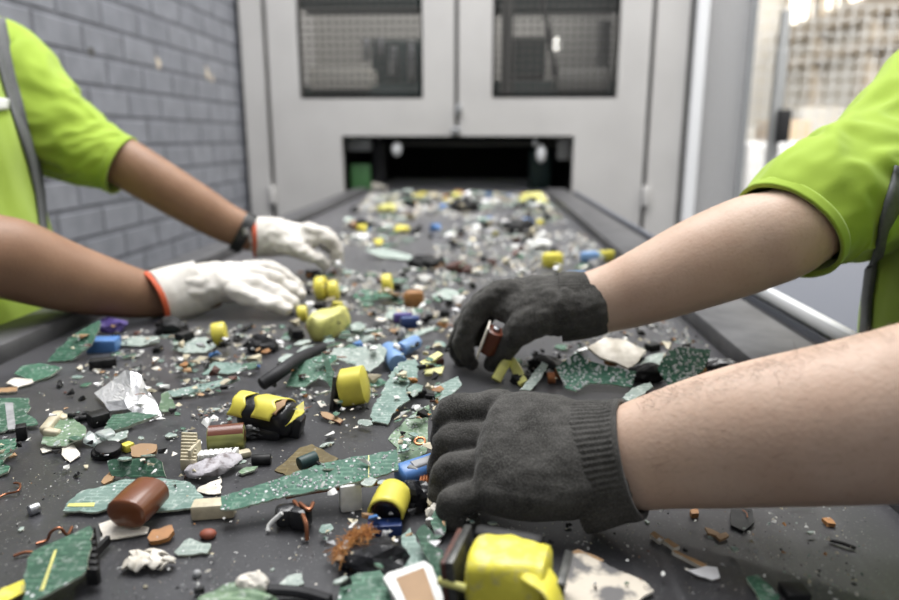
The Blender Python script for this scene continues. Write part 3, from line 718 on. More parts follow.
# far hand (right hand, pinching a brown capacitor)
wF = V((.15, .95, .28)).normalized()
palmF = [(P(597, 304, .813), .036, .032), (P(575, 305, .818), .038, .033), (P(548, 305, .825), .043, .032), (P(525, 302, .838), .044, .028), (P(508, 297, .848), .040, .020)]
chF = [
  [(P(522, 296, .825), .0165), (P(504, 292, .825), .0150), (P(482, 306, .828), .0145), (P(468, 327, .834), .0135), (P(463, 346, .842), .0125), (P(470, 362, .850), .0105)],      # index
  [(P(520, 294, .845), .016), (P(502, 291, .850), .0150), (P(476, 309, .858), .0145), (P(462, 333, .868), .0132), (P(458, 350, .874), .0122), (P(465, 362, .878), .0105)],
  [(P(520, 296, .865), .015), (P(500, 296, .875), .0140), (P(476, 316, .886), .0132), (P(466, 338, .895), .012), (P(466, 352, .90), .0105)],
  [(P(522, 300, .880), .0135), (P(502, 302, .892), .012), (P(484, 322, .902), .011), (P(478, 340, .905), .0095)],
  [(P(556, 312, .808), .024), (P(530, 322, .803), .0215), (P(513, 338, .812), .0165), (P(503, 352, .826), .0140), (P(493, 363, .842), .0115)]]  # thumb
gF = glove(bodyR, palmF, chF, None, wF, .0022, 'knit', disp=lambda c, n: .0020 * noise.noise(V((c.x * 90, c.y * 45, c.z * 60))) + .0014 * noise.noise(c * 130), sm=3)
cuF = [(P(560, 307, .822), .0415, .0345), (P(575, 306, .819), .0405, .0345), (P(590, 305, .815), .0385, .033), (P(600, 304, .812), .036, .0315), (P(604, 303.5, .811), .0345, .030)]
ribbed_cuff(gF, cuF, UPV, 56, 'knit_cuff', 'knit', .008)
# dark hairs on the near forearm
hm = MB(); dg = bodyR.data; tree = BVHTree.FromPolygons([v.co.copy() for v in dg.vertices], [list(p.vertices) for p in dg.polygons])
along = (P(899, 414, .437) - P(655, 452, .493)).normalized()
for (x0, x1, edge, n) in ((640, 899, lambda x: 396 - (x - 640) * .285, 700), (640, 899, None, 160)):
    for _ in range(n):
        x = rng.uniform(x0, x1)
        y = edge(x) + abs(rng.gauss(0, 9)) if edge else rng.uniform(lerp(400, 330, (x - 640) / 259.0) + 4, lerp(502, 496, (x - 640) / 259.0))
        d = ray(x, y).normalized(); h = tree.ray_cast(EYE, d)
        if h[0] is None or (h[0] - EYE).length > .62: continue
        nrm = h[1] if h[1].dot(d) < 0 else -h[1]
        t = (-along + nrm * .35 + V((rng.gauss(0, .35), rng.gauss(0, .35), rng.gauss(0, .35)))).normalized()
        L = rng.uniform(.004, .009); s = t.cross(nrm).normalized() * .00008
        p0 = h[0] - nrm * .0003; p1 = h[0] + t * L * .55 + nrm * .0012; p2 = h[0] + t * L + nrm * .0012 - V((0, 0, .001))
        hm.add([p0 - s, p0 + s, p1 + s * .8, p1 - s * .8, p2], [[0, 1, 2, 3], [3, 2, 4]])
tag(obj('arm_hair', hm, 'armhair', bodyR, sharp=False), kind='stuff')

# ============ left-hand worker: tan skin, white gloves
sl = {'skin': 'skin_l', 'fwd': V((.93, 0, -.36)).normalized()}
shA, shB = P(0, 74, 1.28), V((-.83, .93, Zb(.43)))          # A far (left arm), B near (right arm)
elA, wrA = P(140, 172, 1.31), P(247, 234, 1.385)
elB, wrB = P(-40, 245, .93), P(150, 296, 1.09)
sl.update(shA=shA, shB=shB, pelvis=V((-.93, 1.10, .88)), chest=V((-.905, 1.10, Zb(.28))), neck=V((-.89, 1.10, Zb(.54))), head=V((-.85, 1.10, Zb(.72))),
          hipA=V((-.87, 1.19, .82)), hipB=V((-.87, 1.01, .82)), kneeA=V((-.84, 1.21, .46)), kneeB=V((-.84, .99, .46)), footA=V((-.90, 1.22, .08)), footB=V((-.90, .98, .08)))
sl['armA'] = [(shA, .054, .054), (P(58, 124, 1.287), .046, .045)] + px_arm([(125, 163, 1.305, 25, 23), (160, 184, 1.32, 24, 22.5), (200, 208, 1.35, 22, 20.5), (228, 224, 1.37, 19.5, 18), (262, 238, 1.39, 17, 14)])
sl['wA'] = UPV; sl['stubA'] = [(P(255, 235, 1.39), .027, .020), (P(290, 240, 1.40), .027, .016)]
sl['armB'] = [(shB, .058, .058), (lerp(shB, elB, .5), .054, .052)] + px_arm([(-40, 244, .93, 41, 40), (10, 258, .965, 41.5, 39), (60, 275, 1.01, 36, 34), (105, 287, 1.05, 30, 28), (138, 294, 1.08, 25, 22.5), (160, 297, 1.097, 20, 17)])
sl['wB'] = UPV; sl['stubB'] = [(P(160, 296, 1.095), .030, .022), (P(215, 290, 1.13), .032, .017)]
bodyL = person_body('person', 'worker in lime green t-shirt and white gloves, tanned forearms, black wristband, by the brick wall', sl, 'hair', None, None)
def fold_l(c, n):
    return .010 * noise.noise(V((c.x * 5, c.y * 8, c.z * 4 + 9))) + .005 * noise.noise(V((c.x * 14, c.y * 20, c.z * 9 + 7)))
secL = [(V((-.885, 1.09, .80)), .185, .145), (V((-.875, 1.09, .92)), .185, .140), (V((-.892, 1.09, Zb(.15))), .185, .125), (V((-.905, 1.09, Zb(.30))), .195, .122), (V((-.905, 1.10, Zb(.43))), .165, .09), (V((-.895, 1.10, Zb(.51))), .075, .065)]
slA = [(shA + V((-.02, -.06, .01)), .070, .070), (P(-4, 70, 1.28), .090, .080), (P(42, 122, 1.285), .084, .076), (P(80, 147, 1.295), .068, .064), (P(108, 160, 1.30), .057, .056), (P(122, 166, 1.303), .053, .052)]
slB = sleeve_pts(shB, lerp(shB, elB, .55), .082, .070, V((0, .06, -.02)))
shirtL = shirt(bodyL, sl, secL, side, [(slA, UPV, 2.2, None), (slB, V((0, 1, 0)), .9, None)], fold_l)
ribbon_on([shirtL] + [c for c in shirtL.children if c.name.startswith('sleeve')], [(-14, 20), (-8, 50), (0, 80), (9, 110), (19, 140), (27, 165), (34, 195), (38, 225), (39, 250)], [(4, 20), (10, 50), (17, 80), (25, 110), (32, 140), (38, 165), (42, 195), (44, 225), (45, 250)], 'strap', 'strap', shirtL)
ribbon_on([shirtL] + [c for c in shirtL.children if c.name.startswith('sleeve')], [(-20, 98), (-8, 98), (6, 100)], [(-20, 112), (-8, 112), (6, 110)], 'pale_patch', 'reflective', shirtL)
# near white glove (right hand, palm down, fingers stretched forward)
wR = V((-.10, .97, .22)).normalized()
palmR = [(P(182, 291, 1.113), .0405, .034), (P(205, 285, 1.13), .046, .033), (P(232, 281, 1.14), .049, .027), (P(250, 282, 1.15), .046, .020)]
def ch2(l): return [(P(x, y, z), r) for x, y, z, r in l]
chR = [ch2([(235, 292, 1.10, .0165), (256, 299, 1.10, .0150), (272, 305, 1.095, .0138), (286, 309, 1.095, .0115)]),
       ch2([(242, 284, 1.12, .0165), (264, 288, 1.12, .0155), (280, 297, 1.12, .0145), (293, 303, 1.12, .0120)]),
       ch2([(246, 276, 1.15, .0165), (268, 277, 1.15, .0158), (285, 287, 1.155, .0145), (299, 296, 1.16, .0120)]),
       ch2([(246, 271, 1.18, .0160), (268, 270, 1.19, .0152), (285, 279, 1.20, .0140), (298, 288, 1.205, .0120)]),
       ch2([(200, 283, 1.17, .020), (222, 286, 1.20, .018), (245, 292, 1.215, .0155), (262, 298, 1.22, .012)])]
wrkw = lambda c, n: .0042 * noise.noise(c * 42) + .0032 * noise.noise(V((c.x * 70, c.y * 40, c.z * 90)))
gR = glove(bodyL, palmR, chR, None, wR, .0028, 'white_glove', disp=wrkw, sm=3)
def cuff_trim(g, pts, w): o = obj('cuff_trim', MB().limb(pts, w, 40, 4, 0, ends=False, disp=lambda u, a: 1 + .02 * math.sin(3 * a)), 'orange_trim', g, sharp=False); o.modifiers.new('t', 'SOLIDIFY').thickness = .004
obj('gauntlet', MB().limb([(P(202, 286, 1.125), .043, .033), (P(186, 291, 1.114), .0445, .037), (P(170, 295, 1.103), .0450, .041), (P(154, 299, 1.087), .0455, .042)], UPV, 48, 6, 0, ends=False, disp=lambda u, a: 1 + .03 * u * math.sin(3 * a + 4 * u)), 'white_glove', gR, sharp=False).modifiers.new('t', 'SOLIDIFY').thickness = .003
cuff_trim(gR, [(P(157, 298.5, 1.089), .0458, .0424), (P(152, 300.3, 1.084), .0464, .043)], UPV)
# far white glove (left hand, picking up a shiny bit)
wL = V((.0, .97, .24)).normalized()
palmL = [(P(256, 236, 1.388), .037, .033), (P(275, 237, 1.392), .039, .032), (P(295, 238, 1.40), .042, .028), (P(312, 237, 1.41), .038, .02)]
chL = [ch2([(306, 232, 1.39, .0160), (322, 235, 1.39, .0150), (333, 245, 1.395, .0140), (337, 254, 1.40, .0130), (338, 263, 1.41, .0110)]),
       ch2([(308, 230, 1.42, .0160), (325, 234, 1.43, .0150), (336, 246, 1.44, .0140), (338, 258, 1.45, .0115)]),
       ch2([(308, 231, 1.45, .0150), (324, 236, 1.46, .0140), (333, 248, 1.47, .0130), (335, 257, 1.475, .0110)]),
       ch2([(305, 235, 1.47, .0140), (320, 241, 1.48, .0130), (328, 250, 1.485, .011)]),
       ch2([(280, 243, 1.375, .0210), (298, 250, 1.365, .0180), (313, 257, 1.375, .0145), (326, 264, 1.395, .0115)])]
gL = glove(bodyL, palmL, chL, None, wL, .003, 'white_glove', disp=wrkw, sm=3)
obj('gauntlet', MB().limb([(P(284, 237, 1.395), .0375, .030), (P(274, 237, 1.392), .0395, .034), (P(264, 237, 1.39), .0405, .037), (P(255, 237, 1.387), .040, .037)], UPV, 40, 6, 0, ends=False), 'white_glove', gL, sharp=False).modifiers.new('t', 'SOLIDIFY').thickness = .003
cuff_trim(gL, [(P(257, 237, 1.388), .0405, .0375), (P(253, 237, 1.386), .0415, .0385)], UPV)
# black wristband
ax = [(P(248, 235, 1.383), .0425, .0385), (P(238, 230, 1.376), .0425, .039)]
wb = obj('wristband', MB().limb(ax, UPV, 40, 6, 0, ends=False), 'watch', bodyL, sharp=False); wb.modifiers.new('t', 'SOLIDIFY').thickness = .005
obj('buckle', MB().box(P(246, 232, 1.338), (.012, .004, .014), None, .001), 'steel', wb)
# ------------------------------------------------------------------ scrap on the belt
LAND = []                                   # (phrase, px, py) of pieces one can find in the picture
def land(ph, px, py): LAND.append((ph, px, py))
HM = {}                                     # height of the litter in 1 cm cells, so pieces lie on one another
def hm_get(x, y, r):
    k = max(1, int(r / .01)); cx, cy = int(x * 100), int(y * 100)
    return max((HM.get((cx + i, cy + j), 0) for i in range(-k, k + 1) for j in range(-k, k + 1)), default=0)
def hm_put(x, y, r, z):
    k = max(0, int(r / .01)); cx, cy = int(x * 100), int(y * 100)
    for i in range(-k, k + 1):
        for j in range(-k, k + 1): HM[(cx + i, cy + j)] = max(HM.get((cx + i, cy + j), 0), z)
def jag_poly(pts, step=.004, amp=.0009, r=None):
    r = r or rng; out = []
    n = len(pts)
    for i in range(n):
        a, b = V(pts[i]), V(pts[(i + 1) % n]); L = (b - a).length; k = max(1, int(L / step))
        d = (b - a).normalized() if L > 0 else V((1, 0)); nn = V((-d.y, d.x))
        for j in range(k):
            p = a + (b - a) * (j / k)
            if j: p = p + nn * r.uniform(-amp, amp) + d * r.uniform(-step * .3, step * .3)
            out.append((p.x, p.y))
    return out
def inpoly(x, y, poly):
    c = False; n = len(poly)
    for i in range(n):
        (x1, y1), (x2, y2) = poly[i], poly[i - 1]
        if (y1 > y) != (y2 > y) and x < (x2 - x1) * (y - y1) / (y2 - y1) + x1: c = not c
    return c
def plane_pts(poly, n, hmin):
    n = V(n).normalized(); cxm = sum(p[0] for p in poly) / len(poly); cym = sum(p[1] for p in poly) / len(poly)
    h = hmin + .004; pts = None
    for _ in range(12):
        o = PB(cxm, cym, h); pts = []
        for px, py in poly:
            d = ray(px, py); t = (o - EYE).dot(n) / d.dot(n); pts.append(EYE + d * t)
        lo = min(p.z for p in pts) - BZ; h += hmin - lo
    return o, n, pts
def board(name, label, cat, poly, n=(0, -.12, 1), hmin=.002, mats=('pcb_mid', 'edge'), th=.0016, amp=.0009, solder=0, landmark=None, stripes=(), step=.004, srad=1.0):
    o, n, pts = plane_pts(poly, n, max(hmin, th + .0006))
    c = sum(pts, V()) / len(pts)
    M_ = frame(c, RGT, n); I = M_.inverted(); loc = [(I @ p).to_2d() for p in pts]
    q = jag_poly([tuple(p) for p in loc], step, amp)
    mb = MB().prism(q, -th, 0)
    ob = obj(name, mb, list(mats), None, False); ob.matrix_world = M_; tag(ob, label, cat)
    if solder:
        xs = [p[0] for p in q]; ys = [p[1] for p in q]; sb = MB(); k = 0
        for _ in range(solder * 6):
            x, y = rng.uniform(min(xs), max(xs)), rng.uniform(min(ys), max(ys))
            if inpoly(x, y, q) and k < solder: sb.ball((x, y, 0), rng.uniform(.0007, .0014) * srad, 1, sc=(1, 1, .9)); k += 1
        so = obj('solder_joints', sb, 'solder', ob); tag(so, kind='stuff')
    for spoly, sm in stripes:
        sp = []
        for px, py in spoly:
            d = ray(px, py); t = (c - EYE).dot(n) / d.dot(n); sp.append((I @ (EYE + d * t)).to_2d())
        obj('printed_stripe', MB().prism([tuple(p) for p in sp], .0001, .0004, 0, 0), sm, ob, False)
    for p in pts: hm_put(p.x, p.y, .006, p.z - BZ + .001)
    hm_put(c.x, c.y, .012, max(c.z - BZ, .002))
    pc = topx(c)
    if landmark: land(landmark, pc[0], pc[1])
    return ob
def chunk(name, label, cat, mb, mats, landmark=None, px=None, smooth=True, parts=()):
    """mb is in world space; the object gets its own origin"""
    lo = min(v.z for v in mb.v); c = sum(mb.v, V()) / len(mb.v); o = V((c.x, c.y, lo))
    mb.v = [v - o for v in mb.v]
    ob = obj(name, mb, mats, None, smooth); ob.location = o; tag(ob, label, cat)
    for (pn, pm, pmats) in parts:
        pm.v = [v - o for v in pm.v]; obj(pn, pm, pmats, ob, smooth)
    hm_put(c.x, c.y, .008, max(v.z for v in mb.v) * .6 + lo - BZ)
    if landmark: q = topx(c); land(landmark, q[0], q[1])
    return ob
def B3(px, py, h): return PB(px, py, h)
def cylpx(a, b, r, m=0, bev=.12): return MB().cyl(PB(*a), PB(*b), r, 24, bev, m)
def boxpx(a, b, w, h, lift=0, bev=.001, roll=0):
    p, q = PB(a[0], a[1], lift), PB(b[0], b[1], lift if len(b) < 3 else b[2]); x = (q - p); L = x.length; c = (p + q) / 2
    F_ = frame(V((0, 0, 0)), x, V((0, 0, 1))); F_ = (Matrix.Rotation(roll, 4, x.normalized()) @ F_)
    mb = MB(); mb.box((0, 0, 0), (L, w, h), None, bev); mb.v = [F_ @ v + c + V((0, 0, h / 2)) for v in mb.v]; return mb
def sheet(pts, faces, th, m='white_pl', sub=0):
    return MB().add([PB(*p) for p in pts], faces)
def wire(pts, r, m=0): return MB().tube([PB(*p) for p in pts], r, 8, 4)

def crumple(center, sz, seed, m, name, label, cat, landmark=None, sub=3):
    mb = MB().ball((0, 0, 0), 1, sub); rr = random.Random(seed); o = V((rr.uniform(-9, 9), rr.uniform(-9, 9), 1))
    for v in mb.v:
        d = v.normalized(); g = 1 + .45 * noise.noise(d * 1.3 + o) + .30 * abs(noise.noise(d * 3 + o)); v.x, v.y, v.z = d.x * sz[0] * g, d.y * sz[1] * g, max(d.z * sz[2] * g, -sz[2] * .6)
    mb.v = [v + center + V((0, 0, sz[2] * .6 + .0004)) for v in mb.v]
    return chunk(name, label, cat, mb, m, landmark, smooth=False)
# ---- large pieces, near part of the belt
board('circuit_board', 'long dusty green board strip full of solder joints, lying mid-foreground', 'circuit board', [(222, 500), (262, 486), (312, 467), (318, 463), (360, 454), (396, 446), (398, 466), (366, 477), (330, 487), (285, 497), (240, 511), (221, 513)], (-.05, -.30, 1), .012, ('pcb_solder', 'edge'), solder=100, landmark='the long soldered board strip', stripes=[([(368, 453), (369, 453), (369, 475), (368, 475)], 'yellow_pale')])
board('circuit_board', 'square green board with yellow lines at the bottom left corner', 'circuit board', [(26, 558), (32, 549), (60, 538), (90, 526), (93, 531), (87, 572), (82, 577), (60, 588), (40, 598), (28, 603), (22, 600)], (.1, -.22, 1), .010, ('pcb_dark', 'edge'), landmark='the corner green board', stripes=[([(54, 550), (57, 549), (44, 590), (40, 591)], 'yellow_pale')])
cp = MB()
for k in range(7):
    cp_c = PB(91 + k * .6 - 1, 536 + k * 6.6, .010); cp.box(cp_c, (.0075, .0045, .012), None, .001)
cp.box(PB(92, 557, .006), (.003, .042, .006))
chunk('pin_connector', 'black ribbed pin connector along the edge of the corner green board', 'connector', cp, 'black_pl')
board('printed_tag', 'worn yellow printed tag under the corner green board', 'tag', [(-6, 596), (2, 588), (28, 577), (33, 584), (24, 592), (6, 602), (-6, 604)], (0, -.2, 1), .003, ('yellow_worn', 'yellow_worn'), .001)
board('circuit_board', 'teal dusty board lying beneath the round brown capacitor', 'circuit board', [(63, 511), (70, 500), (82, 491), (100, 487), (125, 479), (160, 478), (190, 482), (203, 496), (204, 503), (188, 508), (160, 511), (118, 505), (97, 512)], (0, -.10, 1), .004, ('pcb_teal', 'edge'), landmark='the teal board under the brown capacitor', stripes=[([(69, 504), (95, 503), (94, 507), (67, 507)], 'yellow_pale')])
board('circuit_board', 'dark green board propped on edge behind the round brown capacitor', 'circuit board', [(107, 461), (118, 459), (155, 457.5), (162, 462), (166, 477), (150, 478), (112, 476)], (.05, -.9, .8), .004, ('pcb_dark', 'edge'), landmark='the propped dark green board')
pb = MB(); A, Bq = PB(126, 514, .0165), PB(151, 490, .0185)
pb.limb([(A, .0150, .0115), (lerp(A, Bq, .5), .0155, .0120), (Bq, .0150, .0112)], (1, .35, 0), 36, 6, .22, 4, ex=2.35)
chunk('capacitor', 'big round-shouldered reddish brown capacitor on the teal board', 'capacitor', pb, 'brown_cap', 'the big brown capacitor')
board('paper_scrap', 'cream torn card sticking out under the brown capacitor', 'paper', [(99, 524), (110, 520), (149, 527), (147, 533), (124, 537), (104, 541)], (0, -.1, 1), .002, ('paper', 'paper'), .001)
c1 = boxpx((193, 517), (236, 514), .014, .012, 0, .002); chunk('plastic_block', 'chipped cream plastic block between the teal board and the soldered strip', 'block', c1, 'cream_pl', 'the chipped cream block')
cr = MB(); rr = random.Random(5)
for k in range(26):
    a = rr.uniform(0, 6.28); q = PB(148 + rr.uniform(-20, 20), 561 + rr.uniform(-7, 5), rr.uniform(.001, .005)); t = V((math.cos(a), math.sin(a) * .7, rr.uniform(-.5, .5))) * .006
    cr.limb([(q - t, .0012, .0025), (q + V((0, 0, .003)), .0014, .0032), (q + t, .001, .002)], (rr.random(), rr.random(), 1), 8, 3)
chunk('paper_wad', 'crumpled white paper wad lying alone on the bare belt', 'paper', cr, 'paper', 'the crumpled white wad')
board('resin_chip', 'amber brown flat chip beside the crumpled white wad', 'chip', [(147, 537), (152, 529), (172, 525), (174, 531), (168, 538), (150, 541)], (.1, -.3, 1), .003, ('amber', 'amber'), .004, landmark='the amber flat chip')
board('circuit_board', 'small dusty board scrap with rows of pale pads right of the amber chip', 'circuit board', [(174, 552), (184, 541), (190, 538), (203, 543), (211, 543), (207, 553), (178, 555)], (0, -.3, 1), .002, ('pcb_pale', 'edge'), landmark='the pale-padded board scrap')
chunk('resin_pebble', 'small red-brown pebble of resin below the cream block', 'pebble', MB().ball(PB(208, 534, .003), .0062, 2, sc=(1, .8, .6)), 'red_brown')
chunk('metal_nut', 'small grey metal ferrule on the bare belt at the far left', 'ferrule', cylpx((29, 511, .004), (39, 507, .004), .0042), 'steel', 'the grey ferrule')
chunk('bead', 'tiny grey bead alone near the bottom of the belt', 'bead', MB().ball(PB(197, 574, .002), .003, 2), 'grey_pl')
chunk('wire_scrap', 'thin bent brown wire at the left edge of the picture', 'wire', wire([(-4, 499, .002), (6, 494, .002), (18, 491, .004), (20, 484, .004), (14, 483, .003)], .0009), 'copper')
chunk('wire_scrap', 'curled copper wire loop behind the corner green board', 'wire', wire([(36, 544, .002), (47, 540, .002), (51, 532, .008), (60, 528, .010), (67, 535, .003), (72, 527, .002)], .0011), 'copper', 'the copper wire loop')
chunk('wire_scrap', 'short copper twig left of the corner green board', 'wire', wire([(14, 556, .002), (26, 552, .003), (40, 553, .002)], .0011), 'copper')
# left group
board('circuit_board', 'green board with a broad pale stripe at the left edge', 'circuit board', [(-6, 398), (10, 398), (29, 398), (30, 408), (26, 413), (36, 419), (38, 424), (18, 428), (-6, 433)], (0, -.15, 1), .003, ('pcb_dark', 'edge'), landmark='the striped board at the left edge', stripes=[([(5, 403), (13, 403), (16, 429), (8, 430)], 'grey_pl')])
board('circuit_board', 'notched bright green board end cut off by the left edge', 'circuit board', [(-8, 441), (6, 439), (16, 438), (17, 447), (6, 454), (3, 462), (10, 466), (8, 471), (-8, 477)], (0, -.15, 1), .003, ('pcb_mid', 'edge'))
chunk('plastic_block', 'black angular plastic block between the two boards at the left edge', 'block', boxpx((17, 440), (28, 438), .012, .014, 0, .001), 'black_pl')
board('circuit_board', 'grey-green board carrying a cream clip at the left', 'circuit board', [(41, 443), (46, 431), (52, 418), (66, 413), (86, 428), (85, 437), (66, 446), (52, 446)], (.05, -.25, 1), .006, ('pcb_sage', 'edge'), landmark='the board with the cream clip')
cl = MB(); cl.limb([(PB(45, 431, .012), .0045, .005), (PB(54, 420, .016), .0045, .005), (PB(58, 415, .016), .0045, .005)], (0, 0, 1), 16, 4, .5, 2, ex=4)
cl.limb([(PB(56, 416, .016), .004, .0045), (PB(67, 420, .014), .004, .0045)], (0, 0, 1), 16, 3, .5, 2, ex=4).limb([(PB(46, 432, .012), .004, .0045), (PB(58, 434, .010), .004, .0045)], (0, 0, 1), 16, 3, .5, 2, ex=4)
chunk('plastic_clip', 'cream U-shaped plastic clip sitting on the grey-green board', 'clip', cl, 'cream_pl', 'the cream clip')
chunk('capacitor', 'tiny orange bead capacitor on the grey-green clip board', 'capacitor', MB().ball(PB(81, 429, .009), .0042, 2, sc=(.8, .8, 1.1)), 'amber')
for (px, py) in ((73, 418), (84, 416)):
    chunk('toroid_ring', 'black ring core behind the cream clip, %s' % ('nearer the clip' if px == 73 else 'nearer the foil'), 'ring core', MB().limb([(PB(px, py, .004) + V((math.cos(a) * .006, math.sin(a) * .006, 0)), .003) for a in [k * 6.2832 / 14 for k in range(15)]], (0, 0, 1), 12, 2, 0), 'black_pl')
for (pl, lb) in (([(60, 443), (71, 440), (80, 455), (70, 462), (63, 456)], 'white paper tab poking out below the grey-green clip board'), ([(40, 449), (50, 443), (52, 450), (42, 453)], 'small white paper corner left below the clip board')):
    board('paper_scrap', lb, 'paper', pl, (0, -.1, 1), .002, ('paper', 'paper'), .0008)
chunk('chip_socket', 'black ridged chip block left under the crumpled foil', 'chip', boxpx((90, 427), (108, 422), .016, .012, 0, .0012).add(boxpx((92, 425), (107, 420), .010, .014, .004, .001).v, [[0, 1, 2]]) if False else boxpx((90, 427), (108, 422), .018, .013, 0, .0015), 'black_pl', 'the black chip block')
board('circuit_board', 'dark board strip with a pale edge under the crumpled foil', 'circuit board', [(104, 428), (112, 415), (130, 412), (158, 414), (146, 419), (122, 428), (108, 432)], (0, -.2, 1), .003, ('pcb_dark', 'edge'), th=.003)
fo = MB(); fp = [(94, 393, .006), (112, 381, .020), (125, 370, .034), (109, 411, .004), (124, 400, .018), (131, 388, .026), (130, 371, .038), (135, 385, .027), (136, 372, .037), (139, 388, .025), (141, 375, .034), (148, 390, .018), (155, 400, .010), (162, 416, .002), (150, 421, .002), (133, 413, .004), (138, 402, .012), (128, 409, .012), (103, 402, .008)]
FV = [PB(*p) for p in fp]
ff = [[0, 1, 18], [1, 4, 18], [1, 2, 5], [1, 5, 4], [18, 4, 17], [18, 17, 3], [2, 6, 5], [5, 6, 7], [6, 8, 7], [7, 8, 9], [8, 10, 9], [9, 10, 11], [4, 5, 7], [4, 7, 16], [7, 9, 16], [9, 11, 16], [11, 12, 16], [12, 13, 14], [12, 14, 16], [14, 15, 16], [15, 17, 16], [17, 4, 16], [3, 17, 15]]
fo.add(FV, ff); fob = chunk('foil_sheet', 'bright crumpled aluminium foil sheet with folded fins', 'foil', fo, 'foil', 'the crumpled foil', smooth=False)
sd = fob.modifiers.new('t', 'SUBSURF'); sd.subdivision_type = 'SIMPLE'; sd.levels = sd.render_levels = 3
tx = bpy.data.textures.new('foil_creases', 'VORONOI'); tx.noise_scale = .009; dm = fob.modifiers.new('c', 'DISPLACE'); dm.texture = tx; dm.strength = .0014; dm.texture_coords = 'LOCAL'
sd = fob.modifiers.new('t2', 'SOLIDIFY'); sd.thickness = .0008
cl = MB().limb([(PB(90, 443, .004), .007, .003), (PB(98, 437, .005), .010, .0035), (PB(112, 433, .005), .009, .0035)], (.3, 1, 0), 24, 4, .6, 3, ex=3)
chunk('lens_cover', 'cloudy clear plastic oval cover in front of the foil', 'cover', cl, 'clear')
board('circuit_board', 'small pale green board tip right of the cloudy oval cover', 'circuit board', [(107, 440), (117, 433), (128, 430), (127, 437), (116, 442)], (0, -.2, 1), .003, ('pcb_pale', 'edge'))
for k, (px, py, h, r) in enumerate(((106, 452, .003, .0125), (108, 448, .009, .0115))):
    chunk('rubber_disc', 'black rubber disc in front of the oval cover, %s of the pair' % ('lower' if k == 0 else 'upper'), 'disc', MB().cyl(PB(px, py, h) - V((0, 0, .0026)), PB(px, py, h) + V((.0006, -.0006, .0026)), r, 32, .3), 'black_pl', 'the black rubber discs' if k == 0 else None)
board('plastic_shard', 'orange-brown plastic shard behind the propped dark green board', 'shard', [(130, 446), (140, 443), (157, 445), (156, 452), (142, 457), (132, 456)], (.1, -.3, 1), .004, ('tan', 'tan'), .003, landmark='the orange-brown shard')
chunk('plastic_stopper', 'small glossy yellow stopper on the orange-brown shard', 'stopper', boxpx((123, 453), (133, 449), .010, .008, 0, .002), 'yellow', 'the small yellow cap')
board('circuit_board', 'tan splinter of board left of the propped dark green board', 'circuit board', [(101, 482), (110, 471), (118, 471), (112, 480), (104, 484)], (0, -.1, 1), .004, ('tan', 'tan'))
# connectors and capacitor in the middle left
cy = cylpx((208, 439.5, .0115), (245, 436.5, .0115), .0115)
chunk('capacitor', 'olive metal capacitor in a torn brown sleeve, lying on its side', 'capacitor', cy, 'olive', 'the olive capacitor', parts=[('sleeve', MB().limb([(PB(209, 437.5, .0132), .0108, .0108), (PB(244, 434.5, .0132), .0112, .0112)], (0, 0, 1), 24, 5, .1, 1, ex=2), 'brown_film')])
rbk = MB(); a, b = PB(189, 468, .004), PB(190, 441, .018); X = (b - a)
for k in range(9): rbk.box(lerp(a, b, k / 8) + V((0, 0, .003)), (.014, .0022, .010), None, .0006)
rbk.box(lerp(a, b, .5) + V((.005, 0, .002)), (.003, X.y * .95, .014), None, .0006)
chunk('ribbed_connector', 'upright cream ribbed connector below the olive capacitor', 'connector', rbk, 'cream_pl', 'the upright ribbed connector')
rbk = MB(); a, b = PB(199, 458, .006), PB(235, 455, .006)
for k in range(8): rbk.box(lerp(a, b, k / 7), (.0038, .012, .010), None, .0006)
rbk.box(lerp(a, b, .5) - V((0, 0, .003)), ((b - a).length, .010, .005), None, .0006)
chunk('ribbed_connector', 'row of white ribbed contacts right of the upright connector', 'connector', rbk, 'white_pl')
lv = MB().limb([(PB(188, 470, .006), .0055, .003), (PB(205, 469, .008), .0090, .004), (PB(222, 463, .009), .0085, .004), (PB(240, 458, .008), .005, .003)], (.1, 1, .3), 20, 5, .5, 2, ex=3, disp=lambda u, a: 1 + .18 * math.sin(a * 3 + u * 17))
chunk('metal_casting', 'grey-lavender crusted casting in front of the white ribbed contacts', 'casting', lv, 'lavender', 'the lavender casting')
board('paper_scrap', 'white triangular paper scrap under the lavender casting', 'paper', [(196, 491), (199, 487), (216, 480), (221, 478), (221, 493), (208, 494)], (0, -.1, 1), .002, ('paper', 'paper'), .0008, landmark='the white triangular paper')
chunk('capacitor', 'small black cylinder right of the white ribbed contacts', 'capacitor', cylpx((252, 460, .0045), (271, 459, .0045), .0048), 'black_pl', 'the small black cylinder')
chunk('plastic_fragment', 'cream broken lump left of the small black cylinder', 'fragment', boxpx((237, 458), (251, 455), .010, .006, 0, .0025), 'cream_pl')
board('circuit_board', 'thin green splinter in front of the small black cylinder', 'circuit board', [(238, 472), (246, 467), (258, 466), (254, 470), (242, 474)], (0, -.1, 1), .003, ('pcb_sage', 'edge'))
board('circuit_board', 'brown-gold board square tilted behind the soldered strip', 'circuit board', [(275, 474), (300, 449), (312, 444), (338, 455), (332, 461), (318, 466), (291, 478)], (-.15, -.35, 1), .004, ('pcb_amber', 'pcb_amber'), th=.002, landmark='the brown-gold board')
chunk('capacitor', 'dark green cylinder lying on the brown-gold board', 'capacitor', cylpx((299, 464, .016), (316, 457, .017), .0055), 'teal_dark')
